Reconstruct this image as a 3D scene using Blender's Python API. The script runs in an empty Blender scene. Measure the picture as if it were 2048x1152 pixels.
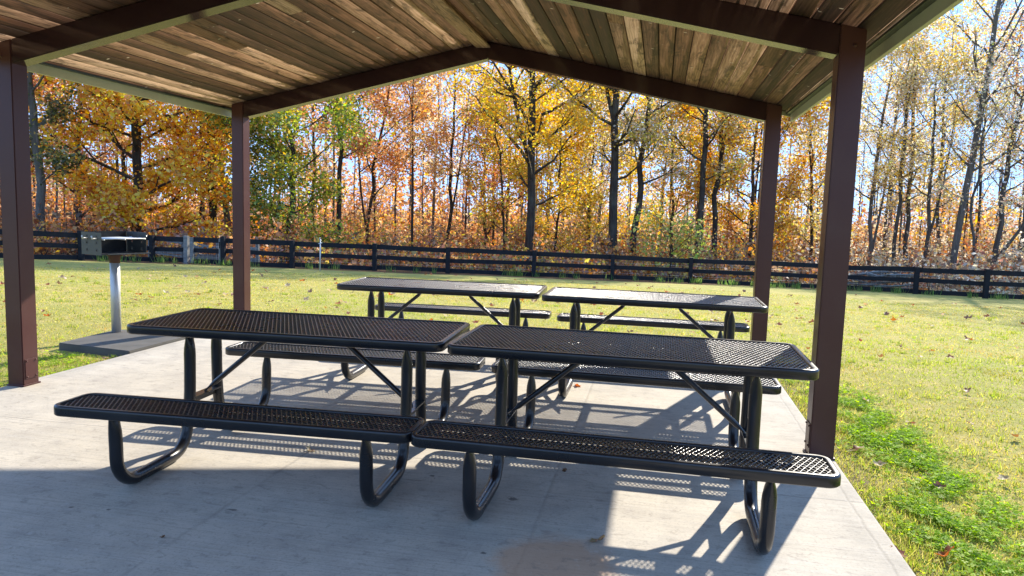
import bpy, bmesh, math, random
import numpy as np
from mathutils import Vector, Matrix

scene = bpy.context.scene
col = scene.collection
RNG = np.random.default_rng(11)
random.seed(5)

# ------------------------------------------------------------------ measured layout (metres, camera above the origin)
EYE = 1.434
XL, XR = -4.785, 1.092            # outer faces of the posts
YF, YB = 4.601, 7.604             # front faces of the two post rows in view
BAY = YB - YF
P = 0.142                         # post size
XM = (XL + XR) / 2
SL = 0.22                         # roof slope
def zb(x): return 2.994 - SL * abs(x - XM)      # rafter underside
def zt(x): return 3.169 - SL * abs(x - XM)      # rafter top = plank underside
SUN_AZ, SUN_EL = math.radians(20.5), math.radians(31.0)

# ------------------------------------------------------------------ camera
F_PX, YAW, PITCH, ROLL = 1469.2, 0.1964, 0.1048, 0.0309
fw = Vector((-math.sin(YAW), math.cos(YAW), 0)); rt = Vector((math.cos(YAW), math.sin(YAW), 0)); up = Vector((0, 0, 1))
FWD = fw * math.cos(PITCH) - up * math.sin(PITCH)
UPV = up * math.cos(PITCH) + fw * math.sin(PITCH)
R2 = rt * math.cos(ROLL) + UPV * math.sin(ROLL)
U2 = UPV * math.cos(ROLL) - rt * math.sin(ROLL)
cd = bpy.data.cameras.new("camera"); cam = bpy.data.objects.new("camera", cd); col.objects.link(cam)
cd.sensor_width = 36; cd.lens = F_PX / 2048 * 36; cd.clip_start = 0.05; cd.clip_end = 3000
m = Matrix.Identity(4)
for i in range(3):
    m[i][0] = R2[i]; m[i][1] = U2[i]; m[i][2] = -FWD[i]
m[2][3] = EYE
cam.matrix_world = m
scene.camera = cam

def gz(x, y):
    x = np.asarray(x, float); y = np.asarray(y, float)
    z = np.full(np.broadcast(x, y).shape, -0.05)
    z = z - 0.0585 * np.clip(y - 8.3, 0, 52) - 0.02 * np.clip(y - 60.3, 0, 140)
    z = z + 0.018 * np.sin(x * 0.9 + 1.3) * np.sin(y * 0.7) * np.clip((y - 7) / 4, 0, 1)
    return z

def ray_ground(px, py):
    """survey helper: where a sight line of the photograph meets the lawn"""
    r = FWD + R2 * ((px - 1024) / F_PX) - U2 * ((py - 576) / F_PX)
    lo, hi = 0.5, 400.0
    for _ in range(60):
        t = (lo + hi) / 2
        if EYE + r.z * t > gz(r.x * t, r.y * t): lo = t
        else: hi = t
    return Vector((r.x * lo, r.y * lo, float(gz(r.x * lo, r.y * lo))))

def bearing(px, dist):
    """a spot on the ground on the bearing of a photograph column, dist metres away"""
    r = FWD + R2 * ((px - 1024) / F_PX) - U2 * ((500 - 576) / F_PX)
    h = Vector((r.x, r.y, 0)).normalized() * dist
    return Vector((h.x, h.y, float(gz(h.x, h.y))))

# ------------------------------------------------------------------ object helpers
def tag(o, label=None, cat=None, group=None, kind=None):
    if label: o["label"] = label
    if cat: o["category"] = cat
    if group: o["group"] = group
    if kind: o["kind"] = kind
    return o

def empty(name, loc, rz=0.0):
    o = bpy.data.objects.new(name, None); col.objects.link(o)
    o.location = loc; o.rotation_euler = (0, 0, rz); o.empty_display_size = 0.2
    return o

def link(name, me, mat, parent=None, smooth=False):
    o = bpy.data.objects.new(name, me); col.objects.link(o)
    if mat is not None and not me.materials: me.materials.append(mat)
    if parent: o.parent = parent
    if smooth: me.shade_smooth()
    return o

def copy_tree(o, parent=None):
    c = o.copy(); col.objects.link(c)
    if parent: c.parent = parent
    for ch in [x for x in bpy.data.objects if x.parent == o]:
        copy_tree(ch, c)
    return c

class MB:
    """collects polygons, then links them as one mesh"""
    def __init__(s): s.v = []; s.f = []; s.smooth = []
    def add(s, vs, fs, smooth=False):
        b = len(s.v); s.v += [tuple(v) for v in vs]
        s.f += [tuple(b + i for i in f) for f in fs]; s.smooth += [smooth] * len(fs)
    def box(s, x0, x1, y0, y1, z0, z1, M=None, bev=0.0):
        vs = [(x, y, z) for z in (z0, z1) for y in (y0, y1) for x in (x0, x1)]
        if bev > 0:
            bm = bmesh.new(); bmesh.ops.create_cube(bm, size=1)
            for v in bm.verts: v.co = Vector(((x0 + x1) / 2 + v.co.x * (x1 - x0), (y0 + y1) / 2 + v.co.y * (y1 - y0), (z0 + z1) / 2 + v.co.z * (z1 - z0)))
            bmesh.ops.bevel(bm, geom=bm.edges[:], offset=bev, segments=2, affect='EDGES', profile=0.6)
            bm.verts.index_update(); vs = [v.co.copy() for v in bm.verts]; fs = [[v.index for v in f.verts] for f in bm.faces]; bm.free()
        else:
            fs = [(0, 2, 3, 1), (4, 5, 7, 6), (0, 1, 5, 4), (2, 6, 7, 3), (0, 4, 6, 2), (1, 3, 7, 5)]
        if M is not None: vs = [M @ Vector(v) for v in vs]
        s.add(vs, fs)
    def prism(s, poly, y0, y1):
        """polygon in x-z, extruded along y"""
        n = len(poly); vs = [(x, y0, z) for x, z in poly] + [(x, y1, z) for x, z in poly]
        fs = [tuple(range(n)), tuple(range(2 * n - 1, n - 1, -1))]
        fs += [(i, i + n, (i + 1) % n + n, (i + 1) % n) for i in range(n)]
        s.add(vs, fs)
    def tube(s, pts, rad, sides=8, cap=True, smooth=True):
        pts = [Vector(p) for p in pts]; n = len(pts)
        if not hasattr(rad, '__len__'): rad = [rad] * n
        T = []
        for i in range(n):
            T.append((pts[min(i + 1, n - 1)] - pts[max(i - 1, 0)]).normalized())
        a = Vector((0, 0, 1)) if abs(T[0].z) < 0.9 else Vector((1, 0, 0))
        e = (a - T[0] * a.dot(T[0])).normalized(); vs = []
        for i in range(n):
            e = (e - T[i] * e.dot(T[i])).normalized(); g = T[i].cross(e)
            for k in range(sides):
                q = 2 * math.pi * k / sides
                vs.append(pts[i] + (e * math.cos(q) + g * math.sin(q)) * rad[i])
        fs = [(i * sides + k, i * sides + (k + 1) % sides, (i + 1) * sides + (k + 1) % sides, (i + 1) * sides + k) for i in range(n - 1) for k in range(sides)]
        if cap: fs += [tuple(range(sides - 1, -1, -1)), tuple(range((n - 1) * sides, n * sides))]
        s.add(vs, fs, smooth)
    def build(s, name, mat, parent=None):
        me = bpy.data.meshes.new(name); me.from_pydata(s.v, [], s.f); me.update()
        me.polygons.foreach_set("use_smooth", s.smooth)
        bm = bmesh.new(); bm.from_mesh(me); bmesh.ops.recalc_face_normals(bm, faces=bm.faces); bm.to_mesh(me); bm.free()
        return link(name, me, mat, parent)

def np_mesh(name, V, Q, colors=None, smooth=False, mat_index=None):
    """quad mesh from numpy arrays, with one colour per vertex"""
    me = bpy.data.meshes.new(name)
    me.vertices.add(len(V)); me.vertices.foreach_set("co", np.ascontiguousarray(V, np.float32).ravel())
    me.loops.add(Q.size); me.loops.foreach_set("vertex_index", np.ascontiguousarray(Q, np.int32).ravel())
    me.polygons.add(len(Q)); k = Q.shape[1]
    me.polygons.foreach_set("loop_start", np.arange(0, Q.size, k, dtype=np.int32))
    me.polygons.foreach_set("loop_total", np.full(len(Q), k, np.int32))
    if mat_index is not None: me.polygons.foreach_set("material_index", mat_index.astype(np.int32))
    if smooth: me.polygons.foreach_set("use_smooth", np.ones(len(Q), bool))
    if colors is not None:
        at = me.color_attributes.new("tint", 'FLOAT_COLOR', 'POINT')
        c = np.ones((len(V), 4), np.float32); c[:, :3] = colors; at.data.foreach_set("color", c.ravel())
    me.update(calc_edges=True); me.validate()
    return me

# ------------------------------------------------------------------ materials
class NT:
    def __init__(s, name):
        s.m = bpy.data.materials.new(name); s.m.use_nodes = True; s.t = s.m.node_tree; s.t.nodes.clear()
        s.out = s.n('ShaderNodeOutputMaterial')
    def n(s, typ, **kw):
        nd = s.t.nodes.new(typ)
        for k, v in kw.items():
            if k.startswith('_'): setattr(nd, k[1:], v)
            else:
                key = k.replace('__', ' ')
                s.set(nd.inputs[key], v)
        return nd
    def set(s, sock, v):
        if hasattr(v, 'is_linked') or isinstance(v, bpy.types.NodeSocket): s.t.links.new(v, sock)
        elif hasattr(sock.default_value, '__len__') and not isinstance(v, str) and hasattr(v, '__len__') and len(v) == 3 and len(sock.default_value) == 4: sock.default_value = (*v, 1)
        else: sock.default_value = v
    def math(s, op, a, b=None, c=None, clamp=False):
        nd = s.t.nodes.new('ShaderNodeMath'); nd.operation = op; nd.use_clamp = clamp
        for i, x in enumerate((a, b, c)):
            if x is not None: s.set(nd.inputs[i], x)
        return nd.outputs[0]
    def mix(s, f, a, b, mode='MIX'):
        nd = s.t.nodes.new('ShaderNodeMix'); nd.data_type = 'RGBA'; nd.blend_type = mode
        s.set(nd.inputs[0], f); s.set(nd.inputs[6], a); s.set(nd.inputs[7], b)
        return nd.outputs[2]
    def ramp(s, f, stops):
        nd = s.t.nodes.new('ShaderNodeValToRGB'); e = nd.color_ramp.elements
        while len(e) < len(stops): e.new(0.5)
        for el, (p, c) in zip(e, stops):
            el.position = p; el.color = (*c, 1) if hasattr(c, '__len__') else (c, c, c, 1)
        s.set(nd.inputs[0], f); return nd.outputs[0]
    def coord(s, which='Object', scale=(1, 1, 1), loc=(0, 0, 0), rot=(0, 0, 0)):
        tc = s.t.nodes.new('ShaderNodeTexCoord'); mp = s.t.nodes.new('ShaderNodeMapping')
        mp.inputs['Scale'].default_value = scale; mp.inputs['Location'].default_value = loc; mp.inputs['Rotation'].default_value = rot
        s.t.links.new(tc.outputs[which], mp.inputs[0]); return mp.outputs[0]
    def noise(s, vec, scale=5, detail=4, rough=0.55, dist=0.0):
        nd = s.n('ShaderNodeTexNoise', Scale=scale, Detail=detail, Roughness=rough, Distortion=dist)
        s.t.links.new(vec, nd.inputs['Vector']); return nd.outputs[0]
    def bsdf(s, color, rough=0.6, metal=0.0, spec=0.5, normal=None, **kw):
        b = s.n('ShaderNodeBsdfPrincipled'); s.set(b.inputs['Base Color'], color); s.set(b.inputs['Roughness'], rough)
        s.set(b.inputs['Metallic'], metal); s.set(b.inputs['Specular IOR Level'], spec)
        if normal is not None: s.set(b.inputs['Normal'], normal)
        for k, v in kw.items(): s.set(b.inputs[k.replace('__', ' ')], v)
        return b.outputs[0]
    def bump(s, h, strength=0.3, dist=0.01):
        return s.n('ShaderNodeBump', Strength=strength, Distance=dist, Height=h).outputs[0]
    def done(s, sh):
        s.t.links.new(sh, s.out.inputs[0]); return s.m

def mat_paint(name, c, rough=0.35, spec=0.5, dirt=(0.16, 0.12, 0.1), dirt_amt=0.25):
    t = NT(name); v = t.coord('Object')
    n1 = t.noise(v, 3, 5); n2 = t.noise(v, 40, 3)
    base = t.mix(t.math('MULTIPLY', t.ramp(n1, [(0.45, 0), (0.75, 1)]), dirt_amt), c, dirt)
    base = t.mix(t.math('MULTIPLY', n2, 0.25), base, tuple(x * 0.6 for x in c))
    r = t.math('ADD', t.math('MULTIPLY', n1, 0.25 * rough + 0.02), rough * 0.7)
    return t.done(t.bsdf(base, r, 0, spec, t.bump(n2, 0.08, 0.002)))

def mat_concrete():
    t = NT('broomed_concrete')
    v = t.coord('Object')
    big = t.noise(v, 0.7, 5); mid = t.noise(v, 4.5, 6, 0.65)
    fine = t.noise(v, 75, 4, 0.75)
    br = t.noise(t.coord('Object', (1.2, 85, 1), rot=(0, 0, 0.03)), 1.0, 5, 0.6)
    br2 = t.noise(t.coord('Object', (0.5, 22, 1), rot=(0, 0, 0.03)), 1.0, 4, 0.6)
    c = t.ramp(big, [(0.3, (0.44, 0.395, 0.32)), (0.7, (0.55, 0.5, 0.415))])
    c = t.mix(t.math('MULTIPLY', t.ramp(mid, [(0.42, 0), (0.66, 1)]), 0.42), c, (0.27, 0.245, 0.215))
    c = t.mix(t.math('MULTIPLY', t.ramp(br, [(0.49, 0), (0.68, 1)]), 0.34), c, (0.21, 0.2, 0.18))
    c = t.mix(t.math('MULTIPLY', t.ramp(br2, [(0.5, 0), (0.75, 1)]), 0.3), c, (0.52, 0.49, 0.44))
    c = t.mix(t.math('MULTIPLY', t.ramp(fine, [(0.52, 0), (0.66, 1)]), 0.38), c, (0.17, 0.16, 0.15))
    tc = t.n('ShaderNodeTexCoord'); sp = t.n('ShaderNodeSeparateXYZ'); t.t.links.new(tc.outputs['Object'], sp.inputs[0])
    X, Y = sp.outputs[0], sp.outputs[1]
    wob = t.math('MULTIPLY', t.math('SUBTRACT', t.noise(v, 6, 3), 0.5), 0.03)
    def line(ax, p, w):
        d = t.math('ABSOLUTE', t.math('ADD', t.math('SUBTRACT', ax, p), wob))
        return t.math('SUBTRACT', 1.0, t.math('DIVIDE', d, w), clamp=True)
    joints = None
    for ax, p, w in ((X, -1.95, .016), (X, -0.5, .016), (Y, 3.92, .014), (Y, 6.4, .014), (X, 1.02, .012), (X, -4.72, .012)):
        l = line(ax, p, w)
        joints = l if joints is None else t.math('MAXIMUM', joints, l)
    gap = t.ramp(t.noise(v, 2.2, 3), [(0.35, 0.15), (0.6, 1.0)])
    c = t.mix(t.math('MULTIPLY', t.math('MULTIPLY', joints, gap), 0.28), c, (0.1, 0.09, 0.08))
    # orange-brown patch with a ragged edge, plus a few small spots
    ed = t.math('MULTIPLY', t.math('SUBTRACT', t.noise(v, 5, 5, 0.65), 0.5), 0.9)
    ed2 = t.math('MULTIPLY', t.math('SUBTRACT', t.noise(v, 70, 3), 0.5), 1.6)
    def spot(cx, cy, rx, ry, soft):
        dx = t.math('DIVIDE', t.math('SUBTRACT', X, cx), rx); dy = t.math('DIVIDE', t.math('SUBTRACT', Y, cy), ry)
        d = t.math('ADD', t.math('SQRT', t.math('ADD', t.math('MULTIPLY', dx, dx), t.math('MULTIPLY', dy, dy))), ed if rx > .1 else ed2)
        return t.math('DIVIDE', t.math('SUBTRACT', 1.0, d), soft, clamp=True)
    c = t.mix(t.math('MULTIPLY', spot(-0.36, 2.84, .28, .34, .35), 0.62), c, (0.52, 0.29, 0.15))
    dark = None
    for q in ((-0.655, 3.485, .034, .024), (-2.62, 2.83, .014, .012), (-2.44, 2.85, .014, .01), (-1.14, 3.68, .02, .015), (-0.66, 2.88, .016, .012), (-1.9, 3.0, .03, .012)):
        s_ = spot(*q, .5); dark = s_ if dark is None else t.math('MAXIMUM', dark, s_)
    c = t.mix(t.math('MULTIPLY', dark, 0.7), c, (0.05, 0.045, 0.04))
    # old splashes and scuffs
    sc = t.noise(t.coord('Object', (1, 1.6, 1)), 11, 6, 0.75, 0.6)
    c = t.mix(t.math('MULTIPLY', t.ramp(sc, [(0.55, 0), (0.63, 1)]), 0.33), c, (0.15, 0.135, 0.115))
    c = t.mix(t.math('MULTIPLY', t.ramp(t.noise(v, 17, 5, 0.7), [(0.6, 0), (0.68, 1)]), 0.3), c, (0.6, 0.56, 0.49))
    # edges near the grass are greyer and dirtier
    edge = t.math('ADD', t.ramp(t.math('MULTIPLY', t.math('ADD', X, 0.0), 1.0), [(0.62, 0), (1.0, 1)]), t.ramp(t.math('MULTIPLY', t.math('ADD', X, 4.9), 1.0), [(0.05, 1), (0.35, 0)]))
    c = t.mix(t.math('MULTIPLY', t.math('MULTIPLY', edge, mid), 0.55, clamp=True), c, (0.2, 0.185, 0.15))
    h = t.math('ADD', t.math('MULTIPLY', br, 0.7), t.math('MULTIPLY', fine, 0.4))
    h = t.math('SUBTRACT', h, t.math('MULTIPLY', joints, 1.2))
    return t.done(t.bsdf(c, 0.85, 0, 0.35, t.bump(h, 0.35, 0.004)))

def mat_planks():
    t = NT('weathered_planks')
    uv = t.n('ShaderNodeUVMap', _uv_map='UVMap').outputs[0]
    at = t.n('ShaderNodeVertexColor', _layer_name='tint'); sp = t.n('ShaderNodeSeparateColor'); t.t.links.new(at.outputs[0], sp.inputs[0])
    tone, seed, warm = sp.outputs[0], sp.outputs[1], sp.outputs[2]
    def mp(sc):
        q = t.n('ShaderNodeMapping'); q.inputs['Scale'].default_value = sc; t.t.links.new(uv, q.inputs[0]); return q.outputs[0]
    # cathedral grain: bent rings across the board
    warp = t.noise(mp((4.0, 0.45, 1)), 1.6, 3)
    cs = t.n('ShaderNodeSeparateXYZ'); t.t.links.new(uv, cs.inputs[0])
    ring = t.math('ADD', t.math('MULTIPLY', cs.outputs[0], 260), t.math('MULTIPLY', warp, 30))
    ring = t.math('ADD', t.math('MULTIPLY', t.math('SINE', ring), 0.5), 0.5)
    fib = t.noise(mp((150, 2.5, 1)), 1.0, 4, 0.65)
    fib2 = t.noise(mp((45, 0.7, 1)), 1.0, 5, 0.65)
    blot = t.noise(mp((11, 1.3, 1)), 1.0, 6, 0.68, 0.5)
    blot2 = t.noise(mp((14, 2.6, 1)), 1.0, 6, 0.7, 0.8)
    f = t.math('ADD', tone, t.math('MULTIPLY', t.math('SUBTRACT', fib, 0.5), 0.6))
    f = t.math('ADD', f, t.math('MULTIPLY', t.math('SUBTRACT', ring, 0.5), 0.13))
    f = t.math('ADD', f, t.math('MULTIPLY', t.math('SUBTRACT', fib2, 0.5), 0.5))
    f = t.math('ADD', f, t.math('MULTIPLY', t.math('SUBTRACT', blot, 0.5), 0.65), clamp=True)
    c = t.ramp(f, [(0.0, (0.03, 0.017, 0.013)), (0.25, (0.09, 0.049, 0.034)), (0.5, (0.19, 0.112, 0.074)), (0.75, (0.34, 0.228, 0.158)), (1.0, (0.58, 0.43, 0.325))])
    c = t.mix(t.math('MULTIPLY', warm, 0.3), c, t.mix(1.0, c, (1.0, 0.62, 0.38), 'MULTIPLY'))
    c = t.mix(t.math('MULTIPLY', t.ramp(blot2, [(0.5, 0), (0.62, 1)]), 0.72), c, (0.032, 0.021, 0.016))
    # knots
    vo = t.n('ShaderNodeTexVoronoi', Scale=1.0, Randomness=1.0); t.t.links.new(mp((5.0, 1.5, 1)), vo.inputs['Vector'])
    kn = t.math('MULTIPLY', t.math('SUBTRACT', 0.085, vo.outputs['Distance']), 22, clamp=True)
    c = t.mix(t.math('MULTIPLY', kn, 0.8), c, (0.13, 0.05, 0.022))
    # staples and flecks of old paint
    vf = t.n('ShaderNodeTexVoronoi', Scale=1.0, Randomness=1.0); t.t.links.new(mp((11, 22, 1)), vf.inputs['Vector'])
    fl = t.math('MULTIPLY', t.math('SUBTRACT', 0.17, vf.outputs['Distance']), 25, clamp=True)
    vsel = t.n('ShaderNodeSeparateColor'); t.t.links.new(vf.outputs['Color'], vsel.inputs[0])
    fl = t.math('MULTIPLY', fl, t.math('GREATER_THAN', vsel.outputs[0], 0.86))
    c = t.mix(t.math('MULTIPLY', fl, 0.8), c, (0.62, 0.56, 0.46))
    h = t.math('ADD', fib, t.math('MULTIPLY', ring, 0.25))
    return t.done(t.bsdf(c, 0.75, 0, 0.3, t.bump(h, 0.3, 0.003)))

def mat_leaf(name='autumn_leaf', trans=0.5, gloss=0.04):
    t = NT(name)
    at = t.n('ShaderNodeVertexColor', _layer_name='tint')
    sat = t.n('ShaderNodeHueSaturation', Saturation=1.12, Value=1.3); t.t.links.new(at.outputs[0], sat.inputs['Color'])
    d = t.n('ShaderNodeBsdfDiffuse'); t.t.links.new(at.outputs[0], d.inputs[0])
    tr = t.n('ShaderNodeBsdfTranslucent'); t.t.links.new(sat.outputs[0], tr.inputs[0])
    mx = t.n('ShaderNodeMixShader', Fac=trans); t.t.links.new(d.outputs[0], mx.inputs[1]); t.t.links.new(tr.outputs[0], mx.inputs[2])
    gl = t.n('ShaderNodeBsdfGlossy', Roughness=0.5); gl.inputs[0].default_value = (1, 1, 1, 1)
    m2 = t.n('ShaderNodeMixShader', Fac=gloss); t.t.links.new(mx.outputs[0], m2.inputs[1]); t.t.links.new(gl.outputs[0], m2.inputs[2])
    return t.done(m2.outputs[0])

def mat_bark(name, a, b):
    t = NT(name)
    n1 = t.noise(t.coord('Object', (9, 9, 1.6)), 1.0, 5, 0.65); n2 = t.noise(t.coord('Object'), 0.8, 3)
    c = t.ramp(n1, [(0.3, a), (0.7, b)])
    c = t.mix(t.math('MULTIPLY', t.ramp(n2, [(0.5, 0), (0.7, 1)]), 0.4), c, (0.16, 0.17, 0.13))
    return t.done(t.bsdf(c, 0.9, 0, 0.2, t.bump(n1, 0.6, 0.03)))

def mat_wood(name, a, b, rough=0.8):
    t = NT(name)
    n1 = t.noise(t.coord('Object', (3, 14, 14)), 1.0, 5, 0.65); n2 = t.noise(t.coord('Object'), 3, 3)
    c = t.mix(t.math('MULTIPLY', n2, 0.5), t.ramp(n1, [(0.3, a), (0.7, b)]), a)
    return t.done(t.bsdf(c, rough, 0, 0.3, t.bump(n1, 0.3, 0.004)))

# fence line survey (feeds the fence and the lawn / leaf litter border)
FENCE_PX = [(-420, 512), (-275, 514), (-130, 516), (18, 519), (163, 521), (305, 524), (447, 531), (584, 536.5), (749, 541.5), (895, 547), (1067, 553.5), (1224, 560), (1380, 566.5), (1530, 574), (1680, 580), (1830, 588), (1970, 597), (2120, 603), (2270, 609)]
FP = [ray_ground(*q) for q in FENCE_PX]
fa = np.polyfit([p.x for p in FP], [p.y for p in FP], 1)       # y = fa0*x + fa1

def mat_ground():
    t = NT('lawn_and_leaf_litter')
    v = t.coord('Object')
    n1 = t.noise(v, 0.35, 4); n2 = t.noise(v, 2.3, 5, 0.6); n3 = t.noise(v, 28, 4, 0.7); n4 = t.noise(v, 150, 2)
    c = t.ramp(n2, [(0.32, (0.3, 0.29, 0.06)), (0.5, (0.42, 0.365, 0.095)), (0.68, (0.53, 0.4, 0.15))])
    c = t.mix(t.math('MULTIPLY', t.ramp(n1, [(0.42, 0), (0.65, 1)]), 0.55), c, (0.31, 0.33, 0.085))
    c = t.mix(t.math('MULTIPLY', t.ramp(n3, [(0.45, 0), (0.62, 1)]), 0.45), c, (0.2, 0.17, 0.06))
    c = t.mix(t.math('MULTIPLY', t.ramp(n4, [(0.52, 0), (0.66, 1)]), 0.35), c, (0.5, 0.45, 0.22))
    l = t.ramp(n3, [(0.3, (0.05, 0.03, 0.018)), (0.5, (0.14, 0.075, 0.038)), (0.7, (0.26, 0.15, 0.075))])
    tc = t.n('ShaderNodeTexCoord'); sp = t.n('ShaderNodeSeparateXYZ'); t.t.links.new(tc.outputs['Object'], sp.inputs[0])
    past = t.math('SUBTRACT', sp.outputs[1], t.math('ADD', t.math('MULTIPLY', sp.outputs[0], float(fa[0])), float(fa[1]) + 0.3))
    k = t.math('ADD', t.math('MULTIPLY', past, 0.8), t.math('MULTIPLY', t.math('SUBTRACT', n2, 0.5), 1.2), clamp=True)
    c = t.mix(k, c, l)
    # bare soil beside the slab
    dx = t.math('ABSOLUTE', t.math('SUBTRACT', sp.outputs[0], XM)); sx = t.math('SUBTRACT', dx, (XR - XL) / 2 + 0.1)
    near = t.math('MULTIPLY', t.math('SUBTRACT', 1.0, t.math('DIVIDE', sx, 0.28), clamp=True), t.math('LESS_THAN', sp.outputs[1], 8.3))
    c = t.mix(t.math('MULTIPLY', near, t.ramp(n2, [(0.35, 0.2), (0.6, 0.9)])), c, (0.16, 0.125, 0.08))
    h = t.math('ADD', n3, t.math('MULTIPLY', n4, 0.6))
    return t.done(t.bsdf(c, 0.95, 0, 0.1, t.bump(h, 0.8, 0.03)))

def mat_simple_steel(name, c, rough, metal):
    t = NT(name); v = t.coord('Object')
    n = t.noise(v, 9, 5); n2 = t.noise(t.coord('Object', (60, 60, 3)), 1, 3)
    cc = t.mix(t.math('MULTIPLY', n, 0.5), c, tuple(x * 0.65 for x in c))
    return t.done(t.bsdf(cc, t.math('ADD', t.math('MULTIPLY', n2, 0.2), rough - 0.1), metal, 0.5))

def mat_coating():
    t = NT('black_plastic_coating'); v = t.coord('Object')
    n = t.noise(v, 60, 3); n2 = t.noise(v, 6, 4)
    c = t.mix(t.math('MULTIPLY', t.ramp(n2, [(0.5, 0), (0.75, 1)]), 0.35), (0.009, 0.0095, 0.012), (0.03, 0.028, 0.027))
    return t.done(t.bsdf(c, t.math('ADD', t.math('MULTIPLY', n2, 0.14), 0.22), 0, 0.45, t.bump(n, 0.05, 0.001), Coat__Weight=0.22, Coat__Roughness=0.1))

M = dict(
    concrete=mat_concrete(), planks=mat_planks(), leaf=mat_leaf(), blade=mat_leaf('grass_blade', 0.55, 0.012), ground=mat_ground(), coat=mat_coating(),
    rafter=mat_paint('brown_gloss_paint', (0.036, 0.016, 0.019), 0.13, 0.6, (0.06, 0.04, 0.036)), brown=mat_paint('brown_paint', (0.085, 0.034, 0.03), 0.36, 0.3, (0.13, 0.08, 0.065)), sage=mat_paint('sage_trim', (0.43, 0.46, 0.32), 0.5), green=mat_paint('dark_green_trim', (0.012, 0.03, 0.022), 0.4),
    bark=mat_bark('dark_bark', (0.022, 0.018, 0.016), (0.075, 0.06, 0.05)), greybark=mat_bark('grey_bark', (0.07, 0.06, 0.052), (0.18, 0.16, 0.14)),
    midbark=mat_bark('brown_grey_bark', (0.045, 0.038, 0.034), (0.125, 0.108, 0.094)), fence=mat_wood('black_fence_paint', (0.006, 0.007, 0.010), (0.02, 0.021, 0.026)), grey=mat_wood('weathered_grey_wood', (0.12, 0.125, 0.125), (0.3, 0.3, 0.29)),
    galv=mat_simple_steel('galvanised_steel', (0.6, 0.61, 0.6), 0.45, 0.5), grill=mat_simple_steel('grill_steel', (0.07, 0.075, 0.07), 0.5, 0.4),
    iron=mat_simple_steel('dark_iron', (0.02, 0.02, 0.022), 0.6, 0.2), rust=mat_simple_steel('rusty_collar', (0.1, 0.045, 0.025), 0.8, 0.1),
    seam_shade=mat_paint('seam_shade_sheet', (0.008, 0.007, 0.007), 0.9, 0.1, (0.01, 0.01, 0.01)), padcrete=mat_paint('pad_concrete', (0.12, 0.113, 0.1), 0.9, 0.2, (0.055, 0.052, 0.046), 0.7),  # first one: near-black, painted shade for the ceiling seams
)

# ------------------------------------------------------------------ the setting: ground, slab
def build_ground():
    xs = np.unique(np.concatenate([np.linspace(-900, -60, 15), np.linspace(-60, 60, 121), np.linspace(60, 900, 15)]))
    ys = np.unique(np.concatenate([np.linspace(-300, -10, 8), np.linspace(-10, 90, 126), np.linspace(90, 1500, 22)]))
    X, Y = np.meshgrid(xs, ys); Z = gz(X, Y)
    V = np.stack([X, Y, Z], -1).reshape(-1, 3); nx = len(xs); n = []
    i = np.arange(len(ys) - 1)[:, None] * nx + np.arange(nx - 1)[None]
    Q = np.stack([i, i + 1, i + 1 + nx, i + nx], -1).reshape(-1, 4)
    o = link('ground', np_mesh('ground', V, Q, smooth=True), M['ground']); tag(o, kind='structure')
    s = MB(); s.box(XL - 0.01, XR + 0.008, 1.15, 8.1, -0.25, 0.0, bev=0.012)
    tag(s.build('concrete_slab', M['concrete']), kind='structure')
build_ground()

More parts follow.
